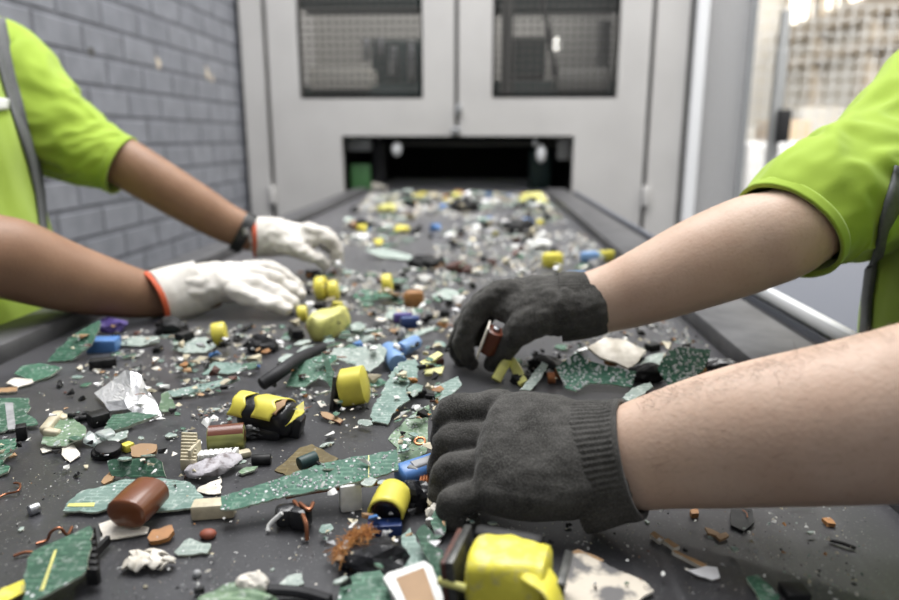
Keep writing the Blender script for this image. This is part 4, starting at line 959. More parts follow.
# yellow banded coil: black wrapped body, tape over its upper side only
def arcband(A, B, r, u0, u1, a0, a1, wave, seed, na=18, nu=6, up=V((0, 0, 1))):
    d = (B - A).normalized(); y = (up - d * up.dot(d)).normalized(); x = d.cross(y); vs, fs = [], []
    for i in range(nu + 1):
        for j in range(na + 1):
            t = j / na; a = lerp(a0, a1, t); w0 = wave * noise.noise(V((t * 5, seed, 0))); w1 = wave * noise.noise(V((t * 5, seed, 9)))
            u = lerp(u0 + w0, u1 + w1, i / nu); g = r * (1 + .035 * noise.noise(V((a * 1.5, u * 4, seed))))
            vs.append(lerp(A, B, u) + (y * math.cos(a) + x * math.sin(a)) * g)
    for i in range(nu):
        for j in range(na): k = i * (na + 1) + j; fs.append([k, k + 1, k + na + 2, k + na + 1])
    return MB().add(vs, fs)
A, Bq = PB(248, 411, .0185), PB(290, 420, .017)
cb = MB().limb([(A, .0165, .0165), (lerp(A, Bq, .5), .0178, .0170), (Bq, .0165, .0160)], (0, 1, .2), 32, 6, .4, 3, ex=2.4, disp=lambda u, a: 1 + .07 * noise.noise(V((u * 5, math.cos(a) * 2, math.sin(a) * 2))))
cb.box(PB(262, 430, .006), (.044, .022, .012), Matrix.Rotation(-.1, 4, 'Z'), .003).box(PB(290, 424, .011), (.026, .020, .020), Matrix.Rotation(.2, 4, 'Y'), .003)
coil = chunk('coil', 'black wrapped transformer coil with two bright yellow tape bands', 'coil', cb, 'black_film', 'the yellow-banded coil', parts=[('tape_band', arcband(A, Bq, .0185, -.16, .14, -1.2, 1.5, .12, 1.5), 'yellow'), ('tape_band', arcband(A, Bq, .0192, .36, .84, -1.3, 1.35, .14, 4.5), 'yellow'), ('torn_edge', arcband(A, Bq, .0188, .82, .93, -1.0, 1.0, .10, 7.7), 'tan')])
for c in coil.children: q = c.modifiers.new('t', 'SOLIDIFY'); q.thickness = .0012; q.offset = 0
crumple(PB(252, 437), (.018, .010, .008), 41, 'black_film', 'film_wad', 'black wrapping film bunched under the yellow-banded coil', 'film')
board('tape_tag', 'loose yellow tape tag sticking out of the banded coil', 'tag', [(279, 417), (304, 402), (305, 413), (285, 426), (282, 423)], (.25, -.7, .9), .017, ('yellow_worn', 'yellow_worn'), .001)
chunk('cable', 'thick black cable stub arching back from the yellow-banded coil', 'cable', MB().limb([(PB(262, 384, .014), .0075), (PB(280, 372, .022), .0078), (PB(300, 358, .024), .0075), (PB(324, 347, .018), .006)], (0, 0, 1), 16, 5, .4, 2), 'black_rubber', 'the thick black cable')
board('circuit_board', 'green dusty board folded between the cable and the yellow relay', 'circuit board', [(286, 386), (292, 371), (306, 360), (322, 355), (329, 372), (331, 384), (318, 378), (304, 387)], (.05, -.4, 1), .004, ('pcb_mid', 'edge'), landmark='the folded dusty board')
board('circuit_board', 'whitish green board standing behind the yellow relay', 'circuit board', [(330, 354), (336, 346), (352, 348), (380, 344), (387, 350), (383, 362), (370, 372), (350, 364)], (.05, -.5, 1), .006, ('pcb_pale', 'edge'), landmark='the whitish board behind the relay')
A, Bq = PB(342, 388, .019), PB(365, 384, .024)
chunk('relay', 'bright yellow drum relay mounted against a dark plate', 'relay', MB().limb([(A, .0195, .0195), (Bq, .0195, .0195)], (0, 0, 1), 32, 4, .12, 2, ex=2.6), 'yellow', 'the yellow drum relay', parts=[('plate', (lambda m: m)(MB().box(A + V((-.006, 0, -.001)), (.004, .040, .042), Matrix.Rotation(R(8), 4, 'Y'), .001)), 'dark_steel')])
board('circuit_board', 'thin dark board leaning left of the yellow drum relay', 'circuit board', [(325, 364), (331, 366), (346, 404), (347, 411), (340, 408), (330, 390)], (-.9, -.5, .5), .003, ('pcb_dark', 'edge'), th=.003)
board('circuit_board', 'brown splinter of board in front of the yellow relay', 'circuit board', [(319, 411), (330, 413), (343, 420), (340, 423), (322, 416)], (0, -.2, 1), .003, ('tan', 'red_brown'))
for k, (a, b, lb) in enumerate((((388, 350, .013), (398, 364, .011), 'pale blue cylinder capacitor, the nearer of the touching pair'), ((400, 350, .012), (416, 342, .012), 'pale blue cylinder capacitor, the farther of the touching pair'))):
    chunk('capacitor', lb, 'capacitor', cylpx(a, b, .0118 if k == 0 else .0098), 'blue_pale', 'the pale blue capacitors' if k == 0 else None)
board('circuit_board', 'pale teal jagged board running down from the blue capacitors', 'circuit board', [(371, 421), (373, 406), (384, 388), (391, 372), (400, 362), (416, 359), (420, 366), (418, 378), (406, 390), (410, 400), (398, 407), (391, 416), (388, 424)], (.05, -.22, 1), .003, ('pcb_teal', 'edge'), landmark='the jagged pale teal board', amp=.0018)
board('circuit_board', 'sage green board wedge with an orange ringed hole beside the near glove', 'circuit board', [(388, 440), (393, 433), (408, 418), (424, 406), (429, 404), (428, 425), (426, 452), (404, 467), (396, 466), (397, 448)], (-.05, -.3, 1), .004, ('pcb_sage', 'edge'), solder=26, landmark='the sage board wedge')
chunk('eyelet', 'orange eyelet ring on the sage board wedge', 'eyelet', MB().limb([(PB(420, 441, .020) + V((math.cos(a) * .0045, math.sin(a) * .0045, .0012 * math.sin(a))), .0012) for a in [k * 6.2832 / 14 for k in range(15)]], (0, 0, 1), 8, 2, 0), 'copper_bright')
A, Bq = PB(401, 477, .016), PB(440, 464, .018)
chunk('capacitor', 'bright blue capsule capacitor with a pale stripe by the near fingers', 'capacitor', MB().limb([(A, .0105, .0095), (Bq, .0105, .0095)], (0, 1, .2), 28, 4, .35, 3, ex=2.8), 'blue_pl', 'the bright blue capacitor', parts=[('stripe', MB().limb([(lerp(A, Bq, .30) + V((0, -.0025, .0045)), .005, .0058), (lerp(A, Bq, .95) + V((0, -.0025, .0045)), .005, .0058)], (0, 1, .2), 20, 3, .2, 2, ex=4), 'grey_pl')])
co = MB()
for k in range(5):
    c = PB(420 + k * 3.2, 487 - k * 1.0, .010); co.limb([(c + V((.001 * math.sin(a), math.cos(a) * .007, math.sin(a) * .008)), .0012) for a in [j * 6.2832 / 12 for j in range(13)]], (1, 0, 0), 8, 2, 0)
chunk('copper_coil', 'small copper wire coil under the bright blue capacitor', 'coil', co, 'copper_bright', 'the small copper coil')
chunk('wire_scrap', 'brown copper bar running along the front edge of the soldered strip', 'wire', wire([(286, 497, .016), (310, 492, .016), (340, 488, .017), (370, 484, .018), (395, 483, .018), (405, 485, .016)], .0019), 'copper', 'the copper bar')
# under the soldered strip
tb = MB().box(PB(287, 515, .0085), (.017, .014, .015), Matrix.Rotation(.3, 4, 'Z'), .004).box(PB(301, 517, .0085), (.014, .014, .016), Matrix.Rotation(-.2, 4, 'Z'), .003)
chunk('transformer', 'black wrapped transformer hanging under the soldered strip', 'transformer', tb, 'black_film', 'the black transformer under the strip', parts=[('lead', wire([(294, 501, .016), (300, 509, .015), (306, 524, .012), (307, 540, .002)], .0016), 'copper'), ('lead', wire([(300, 503, .018), (309, 510, .017), (313, 503, .017)], .0016), 'copper')])
chunk('wire_scrap', 'white curved lead left of the black transformer', 'wire', wire([(268, 531, .002), (270, 524, .006), (282, 513, .014)], .0017), 'white_pl')
chunk('relay', 'small off-white box relay hanging under the soldered strip', 'relay', boxpx((340, 509), (361, 506), .014, .022, 0, .0015), 'white_pl', 'the off-white box relay')
# yellow bobbin, blue block, copper fibre, black film
A = PB(386, 513, .0125); Bq = A + V((.003, .024, .002))
bob = chunk('bobbin', 'yellow taped bobbin with a dark open end above a dark blue block', 'bobbin', MB().limb([(A + V((0, .003, 0)), .0112, .0105), (Bq, .0112, .0105)], (1, 0, 0), 28, 4, .15, 2, ex=2.4), 'black_film', 'the yellow bobbin', parts=[('tape', arcband(A, Bq, .0128, -.12, 1.0, -1.75, 1.75, .03, 3.1, 22), 'yellow'), ('inner_winding', arcband(A, Bq, .0098, -.02, .3, -1.5, 1.5, .03, 5.1, 16), 'rust')])
for c in bob.children: q = c.modifiers.new('t', 'SOLIDIFY'); q.thickness = .0016; q.offset = 0
chunk('plastic_block', 'dark blue plastic block beneath the yellow bobbin', 'block', boxpx((368, 534), (402, 532), .012, .009, 0, .001), 'blue_dark')
fb = MB(); rr = random.Random(8)
for k in range(420):
    u = rr.random(); px, py = (lerp(337, 372, u), lerp(556, 531, u) - 6 * math.sin(u * 3.14)); c = PB(px + rr.gauss(0, 3), py + rr.gauss(0, 3.5), rr.uniform(.002, .016))
    t = V((rr.gauss(0, 1), rr.gauss(0, 1), rr.gauss(0, .7))).normalized() * rr.uniform(.002, .0065); fb.tube([c - t, c + V((0, 0, .0008)), c + t], .00022, 4, 1)
fbo = chunk('fibre_tuft', 'frayed orange copper fibre tuft left of the yellow bobbin', 'fibre tuft', fb, 'fibre', 'the orange fibre tuft')
crumple(PB(378, 566), (.024, .016, .010), 3, 'black_film', 'film_wad', 'shiny black film wad in front of the dark blue block', 'film', 'the shiny black film')
crumple(PB(412, 508), (.014, .010, .014), 4, 'black_film', 'film_wad', 'crinkled black film between the bobbin and the near glove', 'film')
crumple(PB(435, 524), (.006, .006, .010), 6, 'paper', 'paper_wad', 'ragged white paper lump below the near little finger', 'paper')
crumple(PB(415, 396), (.012, .009, .007), 9, 'black_pl', 'film_wad', 'black torn lump beside the jagged pale teal board', 'film')
# bottom centre
board('circuit_board', 'dark green jagged board standing left of the big yellow transformer', 'circuit board', [(416, 540), (424, 528), (438, 540), (443, 556), (452, 575), (455, 592), (446, 596), (436, 580), (430, 566)], (-.5, -.5, .8), .004, ('pcb_dark', 'edge'), landmark='the jagged dark board by the transformer', amp=.0016)
board('circuit_board', 'teal curved board scrap beside the shiny black film', 'circuit board', [(396, 560), (402, 536), (410, 528), (420, 545), (428, 560), (436, 578), (420, 586), (402, 572)], (-.1, -.2, 1), .006, ('pcb_teal', 'edge'))
board('circuit_board', 'green board corner at the bottom edge left of the framed tray', 'circuit board', [(336, 604), (340, 585), (358, 573), (380, 570), (388, 580), (392, 604)], (0, -.2, 1), .004, ('pcb_mid', 'edge'), landmark='the bottom edge green board')
A = [(383, 577), (388, 572), (424, 561), (432, 566), (446, 604), (404, 612)]
tr = board('tray', 'white rounded tray frame holding a brown panel at the bottom edge', 'tray', A, (.05, -.25, 1), .010, ('white_pl', 'white_pl'), .004, amp=0.0, step=.05, stripes=[([(396, 578), (424, 568), (436, 604), (410, 610)], 'tan')], landmark='the white framed tray')
crumple(PB(240, 604), (.020, .010, .006), 12, 'pcb_sage', 'board_heap', 'crumbling green-white board lump at the bottom edge', 'board', 'the crumbling lump at the bottom edge')
crumple(PB(252, 597), (.009, .007, .010), 13, 'paper', 'paper_wad', 'dirty cream paper lump on the crumbling bottom lump', 'paper')
chunk('cable', 'dark cable running right from the crumbling bottom lump', 'cable', wire([(268, 590, .006), (300, 592, .005), (330, 600, .004)], .0035), 'black_rubber')
board('circuit_board', 'small green-white board flake above the dark bottom cable', 'circuit board', [(279, 584), (288, 576), (302, 573), (304, 583), (292, 588)], (0, -.2, 1), .002, ('pcb_pale', 'edge'))
# big yellow transformer
t0 = PB(510, 606, .004); W = Matrix.Rotation(R(-14), 4, 'Z') @ Matrix.Scale(.86, 4)
root = thing('transformer', 'big yellow-wound transformer with a dark steel core at the bottom', 'transformer', Matrix.Translation(t0) @ W)
cb = MB(); cb.limb([((-.026, 0, .024), .021, .022), ((0, 0, .024), .0225, .0235), ((.024, 0, .024), .021, .022)], (0, 0, 1), 36, 6, .2, 3, ex=3.6, disp=lambda u, a: 1 + .03 * math.sin(a * 5 + u * 9) + .02 * math.sin(u * 31))
obj('winding', cb, 'yellow_worn', root)
obj('core', MB().box((-.036, .002, .022), (.006, .050, .040), Matrix.Rotation(R(-6), 4, 'Y'), .001), ['dark_steel'], root)
obj('core_side', MB().box((-.0412, .0, .022), (.004, .046, .037), Matrix.Rotation(R(-6), 4, 'Y'), .001), 'rust', root)
obj('core', MB().box((.034, .008, .018), (.006, .040, .032), Matrix.Rotation(R(10), 4, 'Y'), .001), 'dark_steel', root)
obj('bobbin_flange', MB().box((-.006, .020, .036), (.050, .012, .020), Matrix.Rotation(R(10), 4, 'X'), .004), 'black_pl', root)
obj('tape_flap', MB().limb([((.016, -.012, .040), .012, .002), ((.030, -.018, .034), .013, .002), ((.037, -.022, .020), .011, .002), ((.036, -.026, .008), .008, .002)], (0, 1, .1), 16, 5, .4, 2, ex=3, disp=lambda u, a: 1 + .12 * math.sin(u * 14)), 'yellow_worn', root)
obj('terminal', MB().cyl((-.046, -.022, .026), (-.026, -.022, .024), .0028, 12), 'yellow_pale', root)
hm_put(t0.x, t0.y, .03, .03); land('the big yellow transformer', 512, 560)
board('coated_board', 'cream board with cracked dark coating right of the big transformer', 'board', [(560, 604), (563, 580), (566, 558), (578, 549), (600, 561), (622, 572), (646, 582), (654, 590), (632, 604)], (0, -.1, 1), .003, ('cracked', 'paper'), .002, landmark='the cracked cream board')
board('paper_scrap', 'tan paper corner behind the cracked cream board', 'paper', [(566, 556), (578, 549), (604, 560), (588, 566), (568, 565)], (0, -.15, 1), .006, ('tan', 'paper'), .001)
# right foreground bits
board('circuit_board', 'narrow green board strip at the bottom right of the belt', 'circuit board', [(746, 577), (758, 574), (780, 596), (776, 606), (764, 606)], (0, -.1, 1), .002, ('pcb_dark', 'edge'), landmark='the narrow strip at the bottom right')
chunk('plastic_block', 'black flat block right of the narrow green strip', 'block', boxpx((782, 596), (806, 596), .014, .006, 0, .001), 'black_pl')
board('metal_shard', 'shiny pointed metal shard on the bare right belt', 'shard', [(688, 569), (706, 566), (717, 568), (720, 578), (712, 580), (698, 575)], (.1, -.3, 1), .002, ('foil', 'foil'), .001, landmark='the shiny metal shard')
for pl, lb in (([(672, 551), (676, 550), (706, 564), (708, 568), (700, 566)], 'long wooden splinter pointing at the metal shard'), ([(650, 534), (654, 531), (664, 538), (660, 542)], 'stubby wooden splinter, upper left of the two blunt ones'), ([(663, 540), (668, 538), (680, 546), (674, 548)], 'stubby wooden splinter, lower right of the two blunt ones')):
    board('splinter', lb, 'splinter', pl, (0, -.1, 1), .002, ('tan', 'paper'), .003, amp=.0004)
board('plastic_shard', 'flat black hexagonal plate on the bare right belt', 'plate', [(731, 509), (752, 509), (754, 522), (744, 531), (731, 525)], (0, -.08, 1), .002, ('grey_pl' if False else 'black_pl', 'black_pl'), .002, amp=.0003, landmark='the black hexagonal plate')
board('resin_chip', 'amber glassy fragment under the near wrist', 'chip', [(690, 510), (697, 507), (699, 513), (692, 514)], (0, -.1, 1), .002, ('amber', 'amber'), .004)
board('resin_chip', 'amber fleck at the far right of the bare belt', 'chip', [(822, 518), (830, 517), (836, 524), (828, 523)], (0, -.1, 1), .002, ('amber', 'amber'), .003)
for pl, lb in (([(705, 527), (712, 529), (720, 533), (718, 536), (708, 533)], 'curled tan bark chip, left of the pair on the bare belt'), ([(716, 536), (726, 532), (729, 535), (720, 540)], 'curled tan bark chip, right of the pair on the bare belt')):
    board('bark_chip', lb, 'chip', pl, (0, -.2, 1), .002, ('tan', 'tan'), .002)
chunk('wire_scrap', 'black twig of wire at the right of the bare belt', 'wire', wire([(830, 540, .002), (842, 543, .003), (855, 548, .002)], .0014), 'black_pl')
# right pile between the two gloves and the rail
board('circuit_board', 'green soldered board leaning behind the near glove', 'circuit board', [(556, 366), (562, 363), (578, 352), (586, 360), (610, 367), (636, 372), (632, 388), (606, 384), (590, 383), (576, 391), (566, 388)], (.05, -.45, 1), .006, ('pcb_solder', 'edge'), solder=110, srad=1.7, landmark='the leaning soldered board')
board('circuit_board', 'teal-edged soldered board tilted near the right rail', 'circuit board', [(657, 371), (668, 352), (680, 346), (712, 348), (709, 358), (703, 370), (690, 378), (686, 392), (672, 392)], (-.1, -.6, 1), .006, ('pcb_solder', 'pcb_mid'), solder=100, srad=1.7, landmark='the tilted board by the rail')
board('coated_board', 'cream angular panel standing behind the leaning soldered board', 'panel', [(588, 346), (604, 337), (624, 340), (646, 352), (636, 364), (630, 369), (616, 362), (600, 356)], (.1, -.5, 1), .008, ('paper', 'cream_pl'), .003, landmark='the cream angular panel')
board('circuit_board', 'dusty pale board bridging behind the tilted board', 'circuit board', [(640, 364), (648, 356), (664, 352), (660, 364), (648, 369)], (0, -.3, 1), .006, ('pcb_pale', 'edge'))
board('circuit_board', 'dusty strip of board in front of the tilted board', 'circuit board', [(622, 398), (632, 388), (650, 382), (653, 386), (640, 396), (630, 402)], (0, -.3, 1), .008, ('pcb_pale', 'edge'))
crumple(PB(722, 372), (.020, .014, .010), 21, 'black_film', 'film_wad', 'crinkled black film against the right rail', 'film', 'the black film by the rail')
crumple(PB(646, 380), (.020, .014, .012), 22, 'black_pl', 'plastic_lump', 'black lump under the dusty pale board near the rail', 'lump')
crumple(PB(545, 372), (.022, .016, .012), 23, 'black_pl', 'plastic_lump', 'black broken lump in front of the far thumb', 'lump', 'the black lump by the far thumb')
crumple(PB(524, 384), (.014, .010, .008), 24, 'black_pl', 'plastic_lump', 'small black lump behind the near knuckles', 'lump')
crumple(PB(603, 350), (.006, .006, .010), 25, 'black_pl', 'plastic_lump', 'black stub on the cream angular panel', 'lump')
for k, (px, py) in enumerate(((551, 378), (559, 374))):
    chunk('copper_coil', 'orange copper coil by the leaning soldered board, %s' % ('left of two' if k == 0 else 'right of two'), 'coil', MB().limb([(PB(px, py, .008) + V((.0012 * j * .3 - .004, math.cos(j * 1.05) * .006, math.sin(j * 1.05) * .006)), .0013) for j in range(24)], (1, 0, 0), 8, 2, 0), 'copper_bright')
chunk('resin_bead', 'orange bead at the foot of the cream angular panel', 'bead', MB().ball(PB(612, 362, .010), .007, 2, sc=(1.5, .8, .8)), 'amber')
chunk('resin_bead', 'orange bead on the tilted board by the rail', 'bead', MB().ball(PB(702, 372, .014), .006, 2, sc=(1, .8, 1.2)), 'amber')
# yellow chip frames
ub = MB(); ub.limb([(PB(496, 380, .004), .004, .006), (PB(505, 364, .020), .004, .006), (PB(512, 362, .020), .004, .006), (PB(524, 384, .004), .004, .006)], (0, 1, 0), 14, 4, .3, 2, ex=4)
chunk('bracket', 'mustard yellow U-shaped bracket between the two dark gloves', 'bracket', ub, 'yellow_pale', 'the mustard bracket')
for k, (pl, lb) in enumerate((([(420, 362), (438, 351), (443, 354), (424, 367)], 'upper yellow bar of the split bobbin by the far fingers'), ([(424, 370), (444, 366), (442, 373), (425, 374)], 'lower yellow bar of the split bobbin by the far fingers'))):
    board('bobbin_bar', lb, 'bar', pl, (0, -.5, 1), .004 + .008 * (k == 0), ('yellow_pale', 'yellow_pale'), .004, amp=.0003)
chunk('winding', 'dark red winding between the two yellow bars', 'winding', boxpx((424, 368), (442, 364), .014, .010, 0, .003), 'rust', 'the split bobbin')
# piece held by the far glove
A, Bq = P(496, 330, .806), P(487, 351, .824)
chunk('capacitor', 'brown capacitor pinched between the far dark finger and thumb', 'capacitor', MB().cyl(A, Bq, .0105, 28, .15), 'brown_film', 'the pinched capacitor', parts=[('metal_plate', (lambda m: m)(MB().limb([(P(489, 325, .800), .010, .0012), (P(478, 354, .824), .010, .0012)], FWD, 14, 3, .1, 1, ex=6)), 'paper'), ('end_pin', MB().cyl(A, A + (A - Bq).normalized() * .004, .004, 12), 'steel')])
# shiny bit held by the far white glove
chunk('metal_bit', 'shiny bit between the far white thumb and finger', 'metal bit', MB().ball(P(338, 265, 1.385), .010, 2, sc=(.8, .6, 1)), 'foil', 'the shiny bit in the white glove')
# middle ground, left to right
chunk('plastic_block', 'mid-blue rectangular block near the left rail', 'block', boxpx((90, 351), (119, 350), .026, .017, 0, .0015), 'blue_pl', 'the mid-blue block')
chunk('connector', 'black connector in front of the mid-blue block', 'connector', boxpx((90, 369), (117, 366), .016, .012, 0, .0015), 'black_pl', 'the black connector')
board('circuit_board', 'green board propped up against the left rail', 'circuit board', [(45, 360), (58, 346), (75, 333), (100, 321), (102, 325), (92, 346), (72, 360)], (.2, -.75, .9), .004, ('pcb_mid', 'edge'), landmark='the board propped at the left rail')
board('circuit_board', 'flat green board in front of the propped board near the rail', 'circuit board', [(14, 374), (22, 366), (40, 363), (62, 367), (50, 376), (34, 381)], (0, -.15, 1), .003, ('pcb_mid', 'edge'), landmark='the flat green board near the rail')
board('paper_scrap', 'white paper corner in front of the flat green board', 'paper', [(6, 383), (14, 378), (32, 379), (34, 382), (18, 387)], (0, -.15, 1), .003, ('paper', 'paper'), .001)
board('paper_scrap', 'tan card sliver at the left edge near the rail', 'paper', [(-4, 388), (18, 387), (17, 391), (-4, 393)], (0, -.15, 1), .003, ('tan', 'paper'), .001)
crumple(PB(110, 331), (.024, .014, .012), 31, 'purple', 'film_wad', 'dark purple crinkled film near the left cuff', 'film', 'the purple film')
crumple(PB(170, 333), (.022, .018, .014), 32, 'black_pl', 'plastic_lump', 'black lump just below the white glove cuff', 'lump', 'the black lump below the white cuff')
crumple(PB(262, 352), (.020, .012, .014), 33, 'black_rubber', 'rubber_lump', 'black rubber lump left of the thick cable', 'lump', 'the black rubber lump')
crumple(PB(178, 397), (.004, .004, .003), 34, 'amber', 'resin_chip', 'tiny amber crumb right of the crumpled foil', 'chip')
chunk('capacitor', 'yellow short drum lying below the near white fingers', 'capacitor', cylpx((213, 335, .014), (226, 333, .016), .0165), 'yellow', 'the yellow drum below the white fingers')
chunk('plastic_block', 'pale yellow crushed block in the middle of the litter', 'block', MB().limb([(PB(313, 329, .018), .018, .015), (PB(326, 324, .021), .020, .018), (PB(340, 317, .020), .017, .016)], (0, 0, 1), 20, 5, .4, 2, ex=3, disp=lambda u, a: 1 + .1 * math.sin(a * 4 + u * 8)), 'yellow_pale', 'the pale yellow crushed block')
chunk('tape_scrap', 'upright yellow tape scrap behind the pale yellow block', 'tape', MB().limb([(PB(333, 314, .004), .010, .003), (PB(338, 303, .034), .008, .003)], (1, 0, 0), 14, 4, .3, 2, ex=4), 'yellow')
for (x, y, r, m, lb) in ((321, 289, .022, 'yellow', 'left yellow drum of the dim pair ahead of the far white glove'), (333, 291, .018, 'yellow', 'right yellow drum of the dim pair ahead of the far white glove'), (387, 285, .020, 'yellow', 'yellow ball-like drum alone in the mid belt'), (302, 314, .013, 'yellow', 'dull yellow nub in front of the near white fingertips')):
    chunk('capacitor', lb, 'capacitor', cylpx((x - 4, y, r * .8), (x + 5, y - 1, r * .9), r), m, lb.replace('left ', 'the left ').replace('right ', 'the right ') if x in (387,) else None)
land('the mid-belt yellow drum', 387, 283)
for (x, y, w, h, m, lb, lm) in ((414, 303, .040, .030, 'amber', 'tan-orange folded card in the mid belt', 'the tan-orange card'), (410, 323, .030, .018, 'blue_dark', 'dark blue block behind the pale blue capacitors', 'the dark blue block'), (403, 318, .02, .016, 'purple', 'lilac block beside the dark blue block', None),
        (552, 263, .050, .034, 'yellow', 'bright yellow crushed block ahead of the far dark glove', 'the bright yellow block'), (590, 258, .034, .026, 'blue_pale', 'pale blue block by the right rail', None), (604, 257, .022, .026, 'yellow', 'small yellow block touching the right rail', 'the yellow block at the right rail'), (578, 276, .06, .016, 'blue_pale', 'long pale blue bar near the far dark cuff', 'the long pale blue bar'), (525, 225, .05, .02, 'white_pl', 'white rounded block right of centre on the far belt', 'the far white block'),
        (342, 263, .0, .0, None, None, None)):
    if m: chunk('plastic_block', lb, 'block', boxpx((x - 10, y + 5), (x + 10, y + 4), w * .6, h, 0, h * .3), m, lm)
for (x, y, r, m, lb, lm) in ((378, 190, .05, 'paper', 'cream ball-like lump at the left of the machine mouth', 'the cream lump at the mouth'), (533, 204, .055, 'yellow_pale', 'yellowish lump at the right of the machine mouth', 'the yellowish lump at the mouth'), (387, 212, .034, 'yellow_pale', 'orange-yellow lump in the far left litter', 'the far orange-yellow lump'), (464, 211, .05, 'black_pl', 'dark lump in the middle of the far litter', 'the dark far lump'), (520, 233, .045, 'black_pl', 'black lump right of centre in the far litter', 'the black far lump'), (425, 268, .03, 'black_pl', 'black lump left of centre in the middle belt', 'the black mid-belt lump'), (460, 272, .026, 'rust', 'brown mottled lump near the middle of the belt', 'the brown mid-belt lump'), (455, 198, .03, 'yellow_pale', 'small yellow lump before the machine mouth', None), (402, 232, .022, 'yellow', 'yellow nub in the left far litter', 'the far yellow nub'), (538, 249, .03, 'white_pl', 'white lump right of the far litter', None)):
    crumple(PB(x, y), (r, r * .8, r * .55), int(x * 7 + y), m, 'scrap_lump', lb, 'lump', lm)

# long pieces in the middle of the litter
for (pl, lb, mm, n) in (
 ([(116, 345), (128, 338), (158, 336), (160, 341), (140, 346)], 'pale board slab right of the mid-blue block', 'pcb_pale', (0, -.2, 1)),
 ([(172, 349), (180, 339), (206, 337), (216, 345), (206, 352), (184, 353)], 'whitish board slab left of the yellow drum', 'pcb_pale', (0, -.3, 1)),
 ([(159, 408), (161, 394), (167, 391), (176, 405), (174, 410), (162, 412)], 'small sage triangle of board right of the crumpled foil', 'pcb_sage', (0, -.7, 1)),
 ([(166, 392), (200, 384), (238, 376), (240, 379), (205, 391), (172, 397)], 'long thin teal board strip behind the olive capacitor', 'pcb_teal', (0, -.3, 1)),
 ([(203, 370), (214, 362), (240, 363), (248, 369), (228, 374)], 'flat teal board slab left of the yellow-banded coil', 'pcb_teal', (0, -.2, 1)),
 ([(352, 296), (362, 289), (378, 291), (384, 299), (360, 301)], 'green board slab with a pale rim in the mid belt', 'pcb_mid', (0, -.2, 1)),
 ([(380, 292), (392, 294), (406, 302), (398, 304), (384, 298)], 'dark board slab beside the pale-rimmed slab', 'pcb_dark', (0, -.2, 1)),
 ([(364, 250), (384, 248), (412, 255), (412, 260), (380, 257)], 'long pale board strip across the far belt', 'pcb_pale', (0, -.2, 1)),
 ([(392, 342), (412, 333), (432, 326), (434, 329), (412, 338), (396, 346)], 'thin grey board sliver behind the blue capacitors', 'pcb_pale', (0, -.3, 1)),
 ([(384, 318), (388, 311), (414, 309), (418, 315), (402, 320)], 'pale board slab behind the lilac block', 'pcb_pale', (0, -.4, 1)),
 ([(346, 342), (356, 330), (374, 328), (384, 336), (372, 343)], 'dusty board slab right of the pale yellow block', 'pcb_pale', (0, -.4, 1)),
 ([(296, 352), (304, 346), (326, 345), (330, 351), (312, 355)], 'dusty board slab behind the thick black cable', 'pcb_pale', (0, -.3, 1)),
 ([(338, 338), (342, 331), (350, 330), (352, 338)], 'dark green board chip beside the dusty slab', 'pcb_dark', (0, -.4, 1)),
 ([(430, 296), (446, 288), (462, 292), (450, 300)], 'pale board flake left of the far dark glove', 'pcb_pale', (0, -.2, 1)),
 ([(432, 396), (440, 384), (458, 376), (462, 384), (450, 396), (438, 402)], 'pale blue-green board flake behind the near index finger', 'pcb_teal', (0, -.4, 1)),
 ([(520, 388), (534, 372), (542, 362), (548, 366), (540, 380), (530, 390)], 'dusty board strip standing between the dark gloves', 'pcb_pale', (.2, -.6, 1)),
 ([(430, 520), (436, 508), (446, 512), (446, 530), (436, 540)], 'torn green board flake under the near little finger', 'pcb_mid', (-.2, -.5, 1)),
 ([(352, 540), (362, 530), (366, 538), (358, 548)], 'pale board flake beside the orange fibre tuft', 'pcb_pale', (0, -.4, 1)),
): board('circuit_board', lb, 'circuit board', pl, n, .004, (mm, 'edge'), landmark='the ' + lb.split(' of the')[0].split(' in the')[0].split(' behind')[0].split(' beside')[0].split(' left')[0].split(' right')[0].split(' across')[0].split(' standing')[0].split(' under')[0] if mm != 'pcb_pale' else None)
# ------------------------------------------------------------------ scattered smaller scraps: every one an object
for ph, px, py in (('the near white glove', 228, 290), ('the far white glove', 300, 240), ('the far dark glove', 520, 315), ('the near dark glove', 530, 455), ('the machine mouth', 458, 190), ('the near dark cuff', 610, 458)): land(ph, px, py)
def poly_scrap(r, a, b, k=None):
    k = k or r.randint(4, 7); an = sorted(r.uniform(0, 6.283) for _ in range(k)); pts = [(math.cos(t) * a * r.uniform(.6, 1), math.sin(t) * b * r.uniform(.6, 1)) for t in an]; return pts
def hull(r, k=9):
    bm = bmesh.new()
    for _ in range(k): bm.verts.new((r.uniform(-1, 1), r.uniform(-1, 1), r.uniform(-1, 1)))
    res = bmesh.ops.convex_hull(bm, input=bm.verts[:]); bmesh.ops.delete(bm, geom=[g for g in res['geom_interior'] if isinstance(g, bmesh.types.BMVert)], context='VERTS')
    bm.verts.index_update(); mb = MB().add([v.co.copy() for v in bm.verts], [[v.index for v in f.verts] for f in bm.faces]); bm.free(); return mb
PR = {}
def proto(key, mb, mats, smooth=False): PR.setdefault(key, []).append(mb.mesh(key, mats, smooth))
r_ = random.Random(77)
